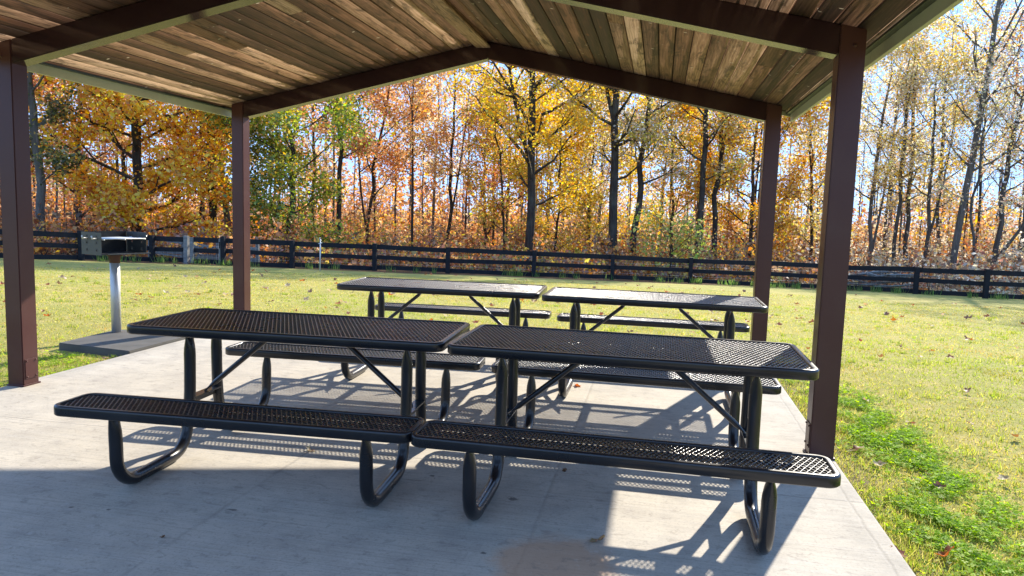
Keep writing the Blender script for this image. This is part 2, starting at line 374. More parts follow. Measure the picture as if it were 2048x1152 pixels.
# ------------------------------------------------------------------ picnic shelter
def build_shelter():
    root = empty('picnic_shelter', (XM, YF, 0))
    tag(root, 'open gabled picnic shelter with brown steel posts and weathered plank ceiling', 'picnic shelter')
    off = Matrix.Translation((-XM, -YF, 0))
    def part(mb, name, mat, parent=root):
        mb.v = [tuple(off @ Vector(v)) for v in mb.v]
        return mb.build(name, mat, parent)
    def bev(o, w=0.006, seg=2):
        bm = bmesh.new(); bm.from_mesh(o.data)
        es = [e for e in bm.edges if len(e.link_faces) == 2 and e.calc_face_angle(0) > 0.6]
        bmesh.ops.bevel(bm, geom=es, offset=w, segments=seg, affect='EDGES'); bm.to_mesh(o.data); bm.free()
    for y in (YF - BAY, YF, YB):
        for side in (-1, 1):
            xo, xi = (XL, XL + P) if side < 0 else (XR, XR - P)
            a = MB(); a.prism([(xo, 0.006), (xi, 0.006), (xi, zt(xi) - 0.003), (xo, zt(xo) - 0.003)], y, y + P)
            po = part(a, 'post', M['brown']); bev(po)
            b = MB(); b.box(min(xo, xi) - 0.008, max(xo, xi) + 0.008, y - 0.008, y + P + 0.008, 0.0, 0.012, bev=0.003)
            part(b, 'base_plate', M['brown'], po)
            if y == YF:
                # cover plate over the anchor bolts, on the inner face
                c = MB(); s = 1 if side < 0 else -1
                x0, x1 = sorted((xi + s * 0.0005, xi + s * 0.005))
                c.box(x0, x1, y + 0.018, y + P - 0.02, 0.055, 0.205, bev=0.0015)
                for yy in (y + 0.03, y + P - 0.032):
                    for zz in (0.07, 0.19):
                        c.tube([(xi + s * 0.004, yy, zz), (xi + s * 0.011, yy, zz)], 0.006, 6)
                part(c, 'cover_plate', M['brown'], po)
                d = MB(); fx = XL + 0.06 if side < 0 else XR - 0.06
                d.tube([(fx, y + 0.001, 2.43), (fx, y - 0.006, 2.43)], 0.011, 8)
                part(d, 'bolt', M['brown'], po)
            r = MB(); xe = xi - (0.001 if side < 0 else -0.001); xj = XM - 0.0 * side
            r.prism([(xj, zb(xj)), (xe, zb(xe)), (xe, zt(xe) - 0.002), (xj, zt(xj) - 0.002)], y + 0.003, y + P - 0.003)
            ro = part(r, 'rafter', M['rafter']); bev(ro, 0.008)
    Y0, Y1 = 1.2, 7.9
    # plank ceiling, one mesh per roof side; every board is its own strip with its own tone
    rng = np.random.default_rng(4)
    ct = math.sqrt(1 + SL * SL)
    for side in (-1, 1):
        V = []; Q = []; UV = []; C = []
        HALF = 3.06; pitch = 0.1255; n = int(math.ceil(HALF / pitch))
        for k in range(n):
            x0 = k * pitch + 0.0042; x1 = min((k + 1) * pitch - 0.0042, HALF)
            if x1 - x0 < 0.02: continue
            cuts = [Y0]
            while cuts[-1] < Y1 - 0.9:
                cuts.append(cuts[-1] + (rng.uniform(2.0, 4.9) if rng.random() < .35 else 9))
            cuts = [q for q in cuts if q < Y1 - .6] + [Y1]
            for a, b in zip(cuts[:-1], cuts[1:]):
                tone = float(np.clip(rng.choice([0.04, 0.22, 0.38, 0.55, 0.85], p=[.22, .24, .24, .17, .13]) + rng.normal(0, .06), 0, 1)); cc = (tone, rng.random(), rng.random())
                uo = rng.uniform(0, 40); vo = rng.uniform(0, 40)
                dz = rng.uniform(-0.0015, 0.0015)
                base = len(V)
                g = 0.005
                for y in (a + 0.001, b - 0.001):
                    for x, zz in ((x0, .0045), (x0 + g, 0.0), (x1 - g, 0.0), (x1, .0045), (x1, .018), (x0, .018)):
                        wx = XM + side * x
                        V.append((wx, y, zt(wx) + zz + dz)); UV.append((x - x0 + uo, y - a + vo)); C.append(cc)
                for q in range(6): Q.append([base + q, base + (q + 1) % 6, base + 6 + (q + 1) % 6, base + 6 + q])
                for e in (0, 6): Q.append([base + e, base + e + 1, base + e + 2, base + e + 3]); Q.append([base + e, base + e + 3, base + e + 4, base + e + 5])
        V = np.array(V) + np.array([-XM, -YF, 0]); Q = np.array(Q)
        if side < 0: Q = Q[:, ::-1]
        me = np_mesh('plank_ceiling', V, Q, np.array(C))
        uvl = me.uv_layers.new(name='UVMap'); UV = np.array(UV, np.float32)
        uvl.data.foreach_set('uv', UV[Q.ravel()].ravel())
        link('plank_ceiling', me, M['planks'], root)
        fl = MB(); e2 = XM + side * 3.055
        fl.prism([(XM, zt(XM) + 0.0205), (e2, zt(e2) + 0.0205), (e2, zt(e2) + 0.026), (XM, zt(XM) + 0.026)], Y0 + .002, Y1 - .002)
        part(fl, 'seam_shade_sheet', M['seam_shade'])  # dark sheet added to put shade into the gaps between boards
        # metal roofing above
        rp = MB(); e = XM + side * 3.1
        rp.prism([(XM, zt(XM) + 0.03), (e, zt(e) + 0.03), (e, zt(e) + 0.055), (XM, zt(XM) + 0.055)], Y0 - 0.02, Y1 + 0.02)
        part(rp, 'roof_sheet', M['sage'])
        f = MB(); xa, xb = sorted((XM + side * 3.064, XM + side * 3.092))
        zl = 2.405
        for ya, yb_ in ((Y0, 4.998), (5.002, Y1)):
            f.box(xa, xb, ya, yb_, zl, 2.522, bev=0.002)
        part(f, 'fascia', M['sage'])
        g = MB(); xa, xb = sorted((XM + side * 3.022, XM + side * 3.062))
        g.box(xa, xb, Y0, Y1, 2.478, 2.4925 if side < 0 else 2.4925)
        part(g, 'eave_trim', M['green'])
        for yy in (Y0 - 0.018, Y1):
            bb = MB(); bb.prism([(XM, zt(XM) - 0.04), (e, zt(e) - 0.04), (e, zt(e) + 0.028), (XM, zt(XM) + 0.028)], yy, yy + 0.018)
            part(bb, 'barge_board', M['sage'])
    # ridge cover board
    V = []; Q = []; UV = []
    for zz in (3.098, 3.12):
        for y in (Y0, YB - 0.012):
            for x in (XM - 0.115, XM + 0.03):
                V.append((x - XM, y - YF, zz)); UV.append((x + 3, y))
    Q = np.array([(0, 2, 3, 1), (4, 5, 7, 6), (0, 1, 5, 4), (2, 6, 7, 3), (0, 4, 6, 2), (1, 3, 7, 5)])
    me = np_mesh('ridge_board', np.array(V), Q, np.tile([0.72, 0.5, 0.2], (8, 1)))
    me.uv_layers.new(name='UVMap').data.foreach_set('uv', np.array(UV, np.float32)[Q.ravel()].ravel())
    link('ridge_board', me, M['planks'], root)
build_shelter()

# ------------------------------------------------------------------ picnic tables
TL, TW = 1.765, 0.745            # table top
SO, SW = 0.62, 0.279             # bench: inner edge from the middle line, width
def rounded_rect(x0, x1, y0, y1, r, n=7):
    pts = []
    for cx, cy, a0 in ((x1 - r, y1 - r, 0), (x0 + r, y1 - r, 90), (x0 + r, y0 + r, 180), (x1 - r, y0 + r, 270)):
        for i in range(n):
            a = math.radians(a0 + 90 * i / (n - 1)); pts.append((cx + r * math.cos(a), cy + r * math.sin(a)))
    return pts

def rim_mesh(x0, x1, y0, y1, zt_, h, w, r):
    """rolled edge: a rounded profile swept round the panel"""
    prof = []
    rr = 0.011
    for cx, cz, a0 in ((-rr, -rr, 0), (-w + rr * .6, -rr * .6, 90), ):
        rad = rr if a0 == 0 else rr * .6
        for i in range(5):
            a = math.radians(a0 + 90 * i / 4); prof.append((cx + rad * math.cos(a), cz + rad * math.sin(a)))
    prof += [(-w, -0.016), (-w + 0.012, -0.018), (-0.012, -h + 0.004), (-0.006, -h), (0, -h + 0.006)]
    s = MB(); N = 0; vs = []
    loops = []
    for off, z in prof:
        q = rounded_rect(x0 - off, x1 + off, y0 - off, y1 + off, max(r + off, 0.012))
        loops.append([(x, y, zt_ + z) for x, y in q]); N = len(q)
    for l in loops: vs += l
    K = len(loops)
    fs = [(k * N + i, k * N + (i + 1) % N, ((k + 1) % K) * N + (i + 1) % N, ((k + 1) % K) * N + i) for k in range(K) for i in range(N)]
    # prof offsets are measured inwards as negative numbers
    s.add(vs, fs, True)
    return s

def mesh_panel(x0, x1, y0, y1, z, r):
    """expanded steel: slanted strands round diamond openings"""
    sx, sy = 0.0243, 0.051
    nx = int(round((x1 - x0) / sx)); ny = int(round((y1 - y0) / sy)); sx = (x1 - x0) / nx; sy = (y1 - y0) / ny
    segs = []
    for i in range(nx + 1):
        for j in range(2 * ny + 1):
            if (i * 2 + j) % 2: continue
    A = []; B = []
    # nodes sit on a staggered lattice: (i*sx/2, j*sy/2) with i+j even
    for i in range(2 * nx + 1):
        for j in range(2 * ny + 1):
            if (i + j) % 2: continue
            for di in (-1, 1):
                i2, j2 = i + di, j + 1
                if 0 <= i2 <= 2 * nx and j2 <= 2 * ny:
                    A.append((x0 + i * sx / 2, y0 + j * sy / 2)); B.append((x0 + i2 * sx / 2, y0 + j2 * sy / 2))
    A = np.array(A); B = np.array(B)
    def inside(p):
        q = np.abs(p - np.array([(x0 + x1) / 2, (y0 + y1) / 2])) - np.array([(x1 - x0) / 2 - r, (y1 - y0) / 2 - r])
        return np.linalg.norm(np.maximum(q, 0), axis=1) < r
    ok = inside(A) & inside(B); A = A[ok]; B = B[ok]
    d = B - A; L = np.linalg.norm(d, axis=1, keepdims=True); d /= L
    nrm = np.stack([-d[:, 1], d[:, 0]], 1)
    # a knuckle at each end, thinner in the middle: three stations per strand
    st = []
    for t, w, dz in ((-0.03, 0.0031, 0.0), (0.28, 0.0024, 0.0002), (0.72, 0.0024, 0.0002), (1.03, 0.0031, 0.0)):
        c = A + (B - A) * t
        for sgn, zz in ((-1, -0.0021), (1, -0.0021), (1, 0.0021), (-1, 0.0021)):
            tilt = 0.0003 * sgn * np.sign(d[:, 0])
            st.append(np.concatenate([c + nrm * (w * sgn), (z + zz + dz + tilt)[:, None]], 1))
    st = np.stack(st, 1)           # (n, 16, 3)
    V = st.reshape(-1, 3); n = len(A); Q = []
    for a in range(3):
        for k in range(4):
            Q.append((a * 4 + k, a * 4 + (k + 1) % 4, a * 4 + 4 + (k + 1) % 4, a * 4 + 4 + k))
    Q = (np.array(Q)[None] + np.arange(n)[:, None, None] * 16).reshape(-1, 4)
    return V, Q

LEGU = 0.635
def leg_mesh(u, sgn):
    """one bent tube: flattened tip under the bench, down, along the ground, up to a flattened tip under the top"""
    r = 0.0315
    path = [(-.775, .432, 1), (-.775, .41, 1), (-.774, .395, .92), (-.772, .37, .6), (-.77, .34, .25), (-.767, .31, .06), (-.765, .28, 0), (-.763, .23, 0)]
    cv = [( -.64, .15, .12)]
    for a in np.linspace(0, 90, 9)[0:]:
        q = math.radians(a); path.append((-.62 - .142 * math.cos(q), .177 - .145 * math.sin(q), 0))
    path += [(-.5, .032, 0), (-.36, .034, 0)]
    for a in np.linspace(0, 78, 8):
        q = math.radians(a); path.append((-.31 + .14 * math.sin(q), .036 + .15 * (1 - math.cos(q)), 0))
    path += [(-.152, .26, 0), (-.142, .36, 0), (-.138, .5, 0), (-.138, .575, 0), (-.138, .605, .08), (-.138, .635, .3), (-.138, .662, .65), (-.138, .682, .95), (-.138, .695, 1), (-.138, .715, 1)]
    vs = []; fs = []; S = 12; n = len(path)
    for i, (v, z, flat) in enumerate(path):
        a = path[max(i - 1, 0)]; b = path[min(i + 1, n - 1)]
        tv, tz = b[0] - a[0], b[1] - a[1]; l = math.hypot(tv, tz); tv /= l; tz /= l
        ru = r * (1 - flat) + 0.005 * flat; rn = r * (1 - flat) + 0.038 * flat
        for k in range(S):
            q = 2 * math.pi * k / S; cu = math.cos(q) * ru; cn = math.sin(q) * rn
            vs.append((u + cu, (v - tz * cn) * sgn, z + tv * cn))
    for i in range(n - 1):
        for k in range(S):
            fs.append((i * S + k, i * S + (k + 1) % S, (i + 1) * S + (k + 1) % S, (i + 1) * S + k))
    fs += [tuple(range(S)), tuple(range((n - 1) * S, n * S))]
    s = MB(); s.add(vs, fs, True); return s

def build_table():
    root = empty('picnic_table', (0, 0, 0))
    ZT, ZS = 0.762, 0.456
    V, Q = mesh_panel(-TL / 2 + .022, TL / 2 - .022, -TW / 2 + .022, TW / 2 - .022, ZT - 0.008, 0.05)
    top = link('tabletop', np_mesh('tabletop', V, Q), M['coat'], root)
    rim_mesh(-TL / 2, TL / 2, -TW / 2, TW / 2, ZT, 0.05, 0.03, 0.065).build('rim', M['coat'], top)
    b = MB()
    for v in (-.2, .2): b.box(-TL / 2 + .03, TL / 2 - .03, v - .014, v + .014, ZT - .042, ZT - .014)
    for u in (-LEGU, LEGU): b.box(u - .02, u + .02, -TW / 2 + .03, TW / 2 - .03, ZT - .048, ZT - .0145)
    b.box(-.024, .024, -TW / 2 + .03, TW / 2 - .03, ZT - .046, ZT - .0145)
    b.build('support_bar', M['coat'], top)
    for sg in (-1, 1):
        y0, y1 = sorted((sg * SO, sg * (SO + SW)))
        V, Q = mesh_panel(-TL / 2 + .02, TL / 2 - .02, y0 + .02, y1 - .02, ZS - 0.008, 0.045)
        seat = link('seat', np_mesh('seat', V, Q), M['coat'], root)
        rim_mesh(-TL / 2, TL / 2, y0, y1, ZS, 0.05, 0.028, 0.06).build('rim', M['coat'], seat)
        b = MB(); yc = (y0 + y1) / 2
        b.box(-TL / 2 + .03, TL / 2 - .03, yc - .016, yc + .016, ZS - .036, ZS - .014)
        for u in (-LEGU, LEGU): b.box(u - .018, u + .018, y0 + .026, y1 - .026, ZS - .046, ZS - .0145)
        b.build('support_bar', M['coat'], seat)
    for u in (-LEGU, LEGU):
        for sg in (-1, 1):
            # (built with v negative = towards the camera side, mirrored for the other bench)
            leg_mesh(u, 1 if sg < 0 else -1).build('leg', M['coat'], root)
        c = MB(); s = 1 if u > 0 else -1
        c.box(u - .03, u + .03, -.142, .142, .318, .326); c.box(u - .004, u + .004, -.142, .142, .285, .3178)
        c.tube([(u - s * .012, 0, .318), (u - s * .012, 0, .338)], .009, 6)
        c.build('crossbar', M['coat'], root)
        d = MB()
        p0 = Vector((u - s * .012, 0, .335)); p1 = Vector((s * .2, 0, .655)); p2 = Vector((s * .02, 0, .727))
        ax = (Vector((s * .19, 0, .70)) - p0)
        q1 = p0 + ax * .04; q2 = p0 + ax * .13; q3 = p0 + ax * .88; q4 = p0 + ax
        vs = []; S = 10
        for p, wy, wz in ((p0, .022, .004), (q1, .022, .004), (q2, .0155, .0155), (q3, .0155, .0155), (p0 + ax * .95, .022, .004), (q4, .022, .004)):
            t_ = ax.normalized(); nn = Vector((-t_.z, 0, t_.x))
            for k in range(S):
                q = 2 * math.pi * k / S; vs.append(p + Vector((0, 1, 0)) * math.cos(q) * wy + nn * math.sin(q) * wz)
        fs = [(i * S + k, i * S + (k + 1) % S, (i + 1) * S + (k + 1) % S, (i + 1) * S + k) for i in range(5) for k in range(S)] + [tuple(range(S)), tuple(range(5 * S, 6 * S))]
        d.add(vs, fs, True); d.build('brace', M['coat'], root)
    return root

TABLES = [(-1.944, 3.822, .0476, 'black mesh picnic table at front left, nearer the post beside the grill'),
          (-0.1375, 3.831, -.0065, 'black mesh picnic table at front right, its end against the nearest brown post'),
          (-1.855, 6.267, .0492, 'black mesh picnic table in the far row on the left, wholly in sunlight'),
          (-0.041, 6.212, .0023, 'black mesh picnic table in the far row on the right, beside the far right post')]
proto = build_table()
for i, (x, y, a, lab) in enumerate(TABLES):
    o = proto if i == 0 else copy_tree(proto)
    o.location = (x, y, 0); o.rotation_euler = (0, 0, a)
    tag(o, lab, 'picnic table', 'black picnic tables under the shelter')

# ------------------------------------------------------------------ grill on its pad
def build_grill():
    pad = MB()
    poly = [(-5.68, 6.04), (-4.80, 5.92), (-4.80, 6.93), (-5.73, 6.9)]
    vs = [(x, y, -.2) for x, y in poly] + [(x, y, .022) for x, y in poly]
    pad.add(vs, [(3, 2, 1, 0), (4, 5, 6, 7), (0, 1, 5, 4), (1, 2, 6, 5), (2, 3, 7, 6), (3, 0, 4, 7)])
    po = pad.build('concrete_pad', M['padcrete'])
    bm = bmesh.new(); bm.from_mesh(po.data); bmesh.ops.bevel(bm, geom=bm.edges[:], offset=.008, segments=2, affect='EDGES'); bm.to_mesh(po.data); bm.free()
    tag(po, 'low rough concrete pad under the park grill, beside the slab', 'concrete pad')
    root = empty('park_grill', (-5.62, 6.75, 0.02), math.radians(71))
    tag(root, 'open steel park grill on a galvanised post at the left', 'grill')
    a = MB(); a.tube([(0, 0, 0), (0, 0, .77)], .048, 16); a.build('post', M['galv'], root)
    a = MB(); a.tube([(0, 0, .74), (0, 0, .765), (0, 0, .80), (0, 0, .84)], [.051, .052, .06, .068], 14); a.build('collar', M['rust'], root)
    W, D = .48, .34; z0, z1 = .845, 1.075
    box = MB()
    box.box(-W / 2, W / 2, -D / 2 - .01, D / 2, z0 - .006, z0)                       # floor with a front lip
    box.box(-W / 2 + .005, W / 2 - .005, D / 2 - .005, D / 2, z0, z1 - .01)          # back
    # a sloping upper back strip
    box.build('firebox', M['iron'], root)
    ledge = MB(); ledge.box(-W / 2 + .05, W / 2 + .02, -D / 2 - .06, -D / 2 - .0105, z0 - .006, z0 + .004); ledge.build('ledge', M['grill'], root)
    holes = [(-.1, .05), (-.1, .125), (.07, .05), (.07, .125), (-.1, .19), (.07, .19)]
    for sgx in (-1, 1):
        s = MB(); x0, x1 = sorted((sgx * W / 2, sgx * (W / 2 + .006)))
        ys = sorted({-D / 2 - .01, D / 2} | {h[0] - .016 for h in holes} | {h[0] + .016 for h in holes})
        zs = sorted({0.0, z1 - z0} | {h[1] - .017 for h in holes} | {h[1] + .017 for h in holes})
        for ya, yb_ in zip(ys[:-1], ys[1:]):
            for za, zb_ in zip(zs[:-1], zs[1:]):
                cy, cz = (ya + yb_) / 2, (za + zb_) / 2
                if any(abs(cy - h[0]) < .016 and abs(cz - h[1]) < .017 for h in holes): continue
                s.box(x0, x1, ya, yb_, z0 + za - .012, z0 + zb_ - .012)
        # rounded keyhole edges: small bosses round the slots
        for hy, hz in holes:
            for k in range(8):
                q = 2 * math.pi * k / 8
                s.box(x0 - .001, x1 + .001, hy + .013 * math.cos(q) - .004, hy + .013 * math.cos(q) + .004, z0 - .012 + hz + .014 * math.sin(q) - .004, z0 - .012 + hz + .014 * math.sin(q) + .004)
        s.build('side_panel', M['grill'], root)
    g = MB()
    zg = z0 + .155
    for i in range(19):
        y = -D / 2 - .02 + i * (D - .02) / 18
        g.tube([(-W / 2 + .012, y, zg), (W / 2 - .012, y, zg)], .005, 6)
    for x in (-W / 2 + .02, 0, W / 2 - .02): g.tube([(x, -D / 2 - .025, zg - .008), (x, D / 2 - .03, zg - .008)], .006, 6)
    for sgx in (-1, 1):
        for hy in (-.1, .07):
            g.tube([(sgx * (W / 2 - .03), hy, zg), (sgx * (W / 2 + .05), hy, zg), (sgx * (W / 2 + .055), hy, zg + .03)], .009, 6)
    g.build('grate', M['galv'], root)
build_grill()

# ------------------------------------------------------------------ fence along the lawn
def seg_box(mb, a, b, half, z0, z1, off=0.0):
    """board between two ground points, following the slope"""
    a = Vector(a); b = Vector(b); d = (b - a); d.z = 0; d.normalize(); n = Vector((d.y, -d.x, 0))
    vs = []
    for zz in (z0, z1):
        for p in (a, b):
            for s in (-half, half): vs.append(p + n * (s + off) + Vector((0, 0, zz)))
    mb.add(vs, [(0, 1, 3, 2), (4, 6, 7, 5), (0, 4, 5, 1), (2, 3, 7, 6), (0, 2, 6, 4), (1, 5, 7, 3)])

def px_on_fence(px, i):
    """point between surveyed posts i and i+1 on the bearing of column px"""
    t = (px - FENCE_PX[i][0]) / (FENCE_PX[i + 1][0] - FENCE_PX[i][0]); return FP[i].lerp(FP[i + 1], t)

RAILS = ((0.90, 1.10), (0.47, 0.65), (0.03, 0.21))
def build_fence():
    mid = FP[9].copy()
    root = empty('rail_fence', mid)
    tag(root, 'long black three-rail wooden fence along the far edge of the lawn', 'fence')
    gate_i = 5
    g0, g1 = px_on_fence(381.5, gate_i), px_on_fence(445, gate_i)
    rnd = random.Random(8)
    def post(p, mat, w=.085, h=1.14, name='post'):
        s = MB(); p = p - mid; a = rnd.uniform(-.04, .04)
        s.box(-w, w, -w, w, -.3, h + rnd.uniform(-.03, .05), Matrix.Translation(p) @ Matrix.Rotation(a + .05, 4, 'Z') @ Matrix.Rotation(rnd.uniform(-.012, .012), 4, 'Y'), bev=.008)
        return s.build(name, mat, root)
    for i, p in enumerate(FP): post(p, M['fence'])
    gp = post(px_on_fence(374, gate_i), M['grey'], .085, 1.16)
    gp["label"] = 'weathered grey gate post'
    for i in range(len(FP) - 1):
        a, b = FP[i] - mid, FP[i + 1] - mid
        if i == gate_i: b = px_on_fence(371, i) - mid
        for z0, z1 in RAILS:
            s = MB(); j = rnd.uniform(-.03, .03); k = rnd.uniform(-.03, .03)
            aa = a + Vector((0, 0, j)); bb = b + Vector((0, 0, k))
            seg_box(s, aa, bb, .02, z0, z1, -.106)
            s.build('rail', M['fence'], root)
    # thin wire netting stapled behind the rails
    w = MB()
    for i in range(5, len(FP) - 1):
        a, b = FP[i] - mid, FP[i + 1] - mid
        n = 16
        for k in range(n + 1):
            p = a.lerp(b, k / n) + Vector((0, .15, 0)); w.tube([p + Vector((0, 0, .05)), p + Vector((0, 0, 1.0))], .0025, 3, False)
        for z in (.1, .3, .5, .75, 1.0):
            w.tube([a + Vector((0, .15, z)), b + Vector((0, .15, z))], .0025, 3, False)
    w.build('wire_netting', M['galv'], root)
    # gate
    gr = empty('wooden_gate', g0)
    tag(gr, 'narrow gate with grey upright boards and black rails, left of the far post', 'gate')
    e = g1 - g0
    for q in (0.03, 0.93):
        s = MB(); p = e * q + Vector((.03, -.0, 0)); s.box(-.075, .075, -.03, .03, .04, 1.08, Matrix.Translation(p), bev=.006); s.build('stile', M['grey'], gr)
    for z0, z1 in RAILS:
        s = MB(); seg_box(s, e * .03, e * .97, .018, z0 + .0, z1, -.062); s.build('rail', M['fence'], gr)
    s = MB(); s.box(-.012, .012, -.06, -.032, .7, .95, Matrix.Translation(e * .93 + Vector((.0, 0, 0)))); s.build('latch', M['iron'], gr)
build_fence()

def along(px, back):
    """ground spot on a photograph column, a little behind the fence"""
    xs = [q[0] for q in FENCE_PX]; i = max(0, min(len(xs) - 2, sum(1 for x in xs if x <= px) - 1))
    p = px_on_fence(px, i); h = Vector((p.x, p.y, 0)); q = h * (1 + back / h.length)
    return Vector((q.x, q.y, float(gz(q.x, q.y))))

def grey_panel(name, pxs, back, label, boards):
    a, b = along(pxs[0], back), along(pxs[1], back)
    root = empty(name, a); tag(root, label, 'fence panel'); e = b - a
    for q in (0, 1):
        s = MB(); s.box(-.06, .06, -.05, .05, -.2, 1.0, Matrix.Translation(e * q), bev=.006); s.build('post', M['grey'], root)
    for za, zb_, h in boards:
        s = MB(); seg_box(s, Vector((0, 0, za)), e + Vector((0, 0, zb_)), .015, 0, h, .07); s.build('board', M['grey'], root)
grey_panel('board_panel', (300, 368), 1.2, 'old grey boards sagging behind the fence just left of the gate', [(.95, .78, .13), (.45, .33, .13), (.36, .2, .09)])
grey_panel('board_panel', (392, 436), 1.6, 'upright grey plank barrier seen through the gate', [(.05, .08, .34), (.42, .5, .2), (.66, .5, .22)])
grey_panel('board_panel', (470, 515), 1.0, 'pale grey board end beside the far left post, behind the fence', [(.1, .1, .25), (.55, .55, .25)])

def build_stake():
    p = ray_ground(640, 541.5)
    root = empty('metal_stake', p); tag(root, 'thin galvanised stake standing in the lawn before the fence', 'stake')
    s = MB(); s.tube([(0, 0, -.2), (.01, 0, 1.22)], .026, 8); s.build('pole', M['galv'], root)
    s = MB(); s.tube([(-.07, 0, 1.05), (.08, 0, 1.08)], .02, 6); s.tube([(.01, -.04, 1.12), (.01, -.04, 1.3)], .012, 6); s.build('bracket', M['galv'], root)
build_stake()

def build_logs():
    a, b = along(1692, 1.8), along(1825, 1.8)
    root = empty('branch_pile', a.lerp(b, .5)); tag(root, 'heap of bleached grey branches behind the fence right of the nearest post', 'branch pile')
    rnd = random.Random(3); e = b - a
    for k in range(26):
        p = e * rnd.uniform(-.5, .5) + Vector((0, rnd.uniform(-.5, .9), rnd.uniform(.05, .85))); l = rnd.uniform(.5, 1.5); t = rnd.uniform(-.2, .2)
        d = Vector((math.cos(t), rnd.uniform(-.3, .3), rnd.uniform(-.22, .18))).normalized() * l
        s = MB(); q = p + Vector((0, 0, rnd.uniform(-.05, .05)))
        s.tube([p - d, q, p + d], [rnd.uniform(.02, .05), rnd.uniform(.02, .045), .015], 6); s.build('branch', M['greybark' if k % 3 else 'grey'], root)
build_logs()

# ------------------------------------------------------------------ trees
PAL = {
    'brown': [(.2, .12, .07), (.28, .17, .1), (.14, .085, .05), (.34, .22, .13)],
    'orange': [(.56, .24, .035), (.62, .33, .05), (.45, .16, .03), (.66, .42, .08), (.33, .12, .03), (.5, .28, .1)],
    'rust': [(.42, .16, .05), (.5, .2, .07), (.3, .1, .05), (.55, .3, .12), (.38, .2, .14)],
    'red': [(.62, .26, .1), (.65, .33, .13), (.55, .2, .08), (.68, .42, .16), (.58, .34, .16)],
    'pink': [(.66, .38, .19), (.7, .46, .22), (.6, .3, .14), (.68, .48, .27)],
    'yellow': [(.68, .46, .05), (.7, .5, .08), (.62, .38, .04), (.54, .4, .07), (.66, .35, .04)],
    'gold': [(.7, .39, .04), (.72, .46, .06), (.66, .31, .03), (.7, .52, .12)],
    'green': [(.15, .2, .03), (.2, .26, .04), (.1, .15, .025), (.36, .34, .05), (.26, .29, .05)],
    'dark': [(.05, .075, .025), (.08, .1, .03), (.12, .12, .05), (.26, .2, .09)],
    'olive': [(.4, .33, .06), (.5, .42, .09), (.28, .26, .05), (.58, .44, .12), (.45, .3, .08)],
    'tan': [(.56, .46, .31), (.64, .55, .4), (.46, .36, .24), (.6, .45, .2), (.42, .37, .24), (.72, .65, .54)],
    'pale': [(.62, .52, .3), (.68, .56, .2), (.57, .46, .28), (.72, .64, .48), (.64, .46, .14)],
}
def leaf_quads(rng, C, size, pal, jitter=.22):
    """one kite-shaped, slightly folded leaf per centre"""
    n = len(C)
    a = rng.normal(size=(n, 3)); a[:, 2] *= .7; a /= np.linalg.norm(a, axis=1, keepdims=True)
    b = rng.normal(size=(n, 3)); b -= a * (a * b).sum(1, keepdims=True); b /= np.linalg.norm(b, axis=1, keepdims=True)
    s = size * np.exp(rng.normal(0, .28, (n, 1)))
    V = np.stack([C - a * s * .5, C + b * s * .36 - a * s * .05, C + a * s * .55, C - b * s * .36 - a * s * .05], 1).reshape(-1, 3)
    p = np.array(PAL[pal] if isinstance(pal, str) else pal); k = rng.integers(0, len(p), n)
    c = 1.18 * p[k] * np.exp(rng.normal(0, jitter, (n, 1))) * np.exp(rng.normal(0, .06, (n, 3)))
    return V, np.arange(4 * n).reshape(-1, 4), np.repeat(np.clip(c, 0.004, .85), 4, 0)

def np_tube(P_, r, sides=5):
    P_ = np.asarray(P_, float); n = len(P_)
    T = np.gradient(P_, axis=0); T /= np.linalg.norm(T, axis=1, keepdims=True) + 1e-9
    ref = np.array([0, 0, 1.0]) if abs(T[0, 2]) < .8 else np.array([1.0, 0, 0])
    e = np.cross(T, ref); e /= np.linalg.norm(e, axis=1, keepdims=True) + 1e-9; g = np.cross(T, e)
    q = np.arange(sides) * 2 * np.pi / sides
    V = P_[:, None] + (e[:, None] * np.cos(q)[None, :, None] + g[:, None] * np.sin(q)[None, :, None]) * np.asarray(r)[:, None, None]
    i = np.arange(n - 1)[:, None] * sides; k = np.arange(sides)[None]; k2 = (k + 1) % sides
    Q = np.stack([i + k, i + k2, i + sides + k2, i + sides + k], -1).reshape(-1, 4)
    return V.reshape(-1, 3), Q

class Acc:
    def __init__(s): s.V = []; s.Q = []; s.n = 0
    def add(s, VQ):
        V, Q = VQ; s.V.append(V); s.Q.append(Q + s.n); s.n += len(V)
    def get(s): return np.concatenate(s.V), np.concatenate(s.Q)

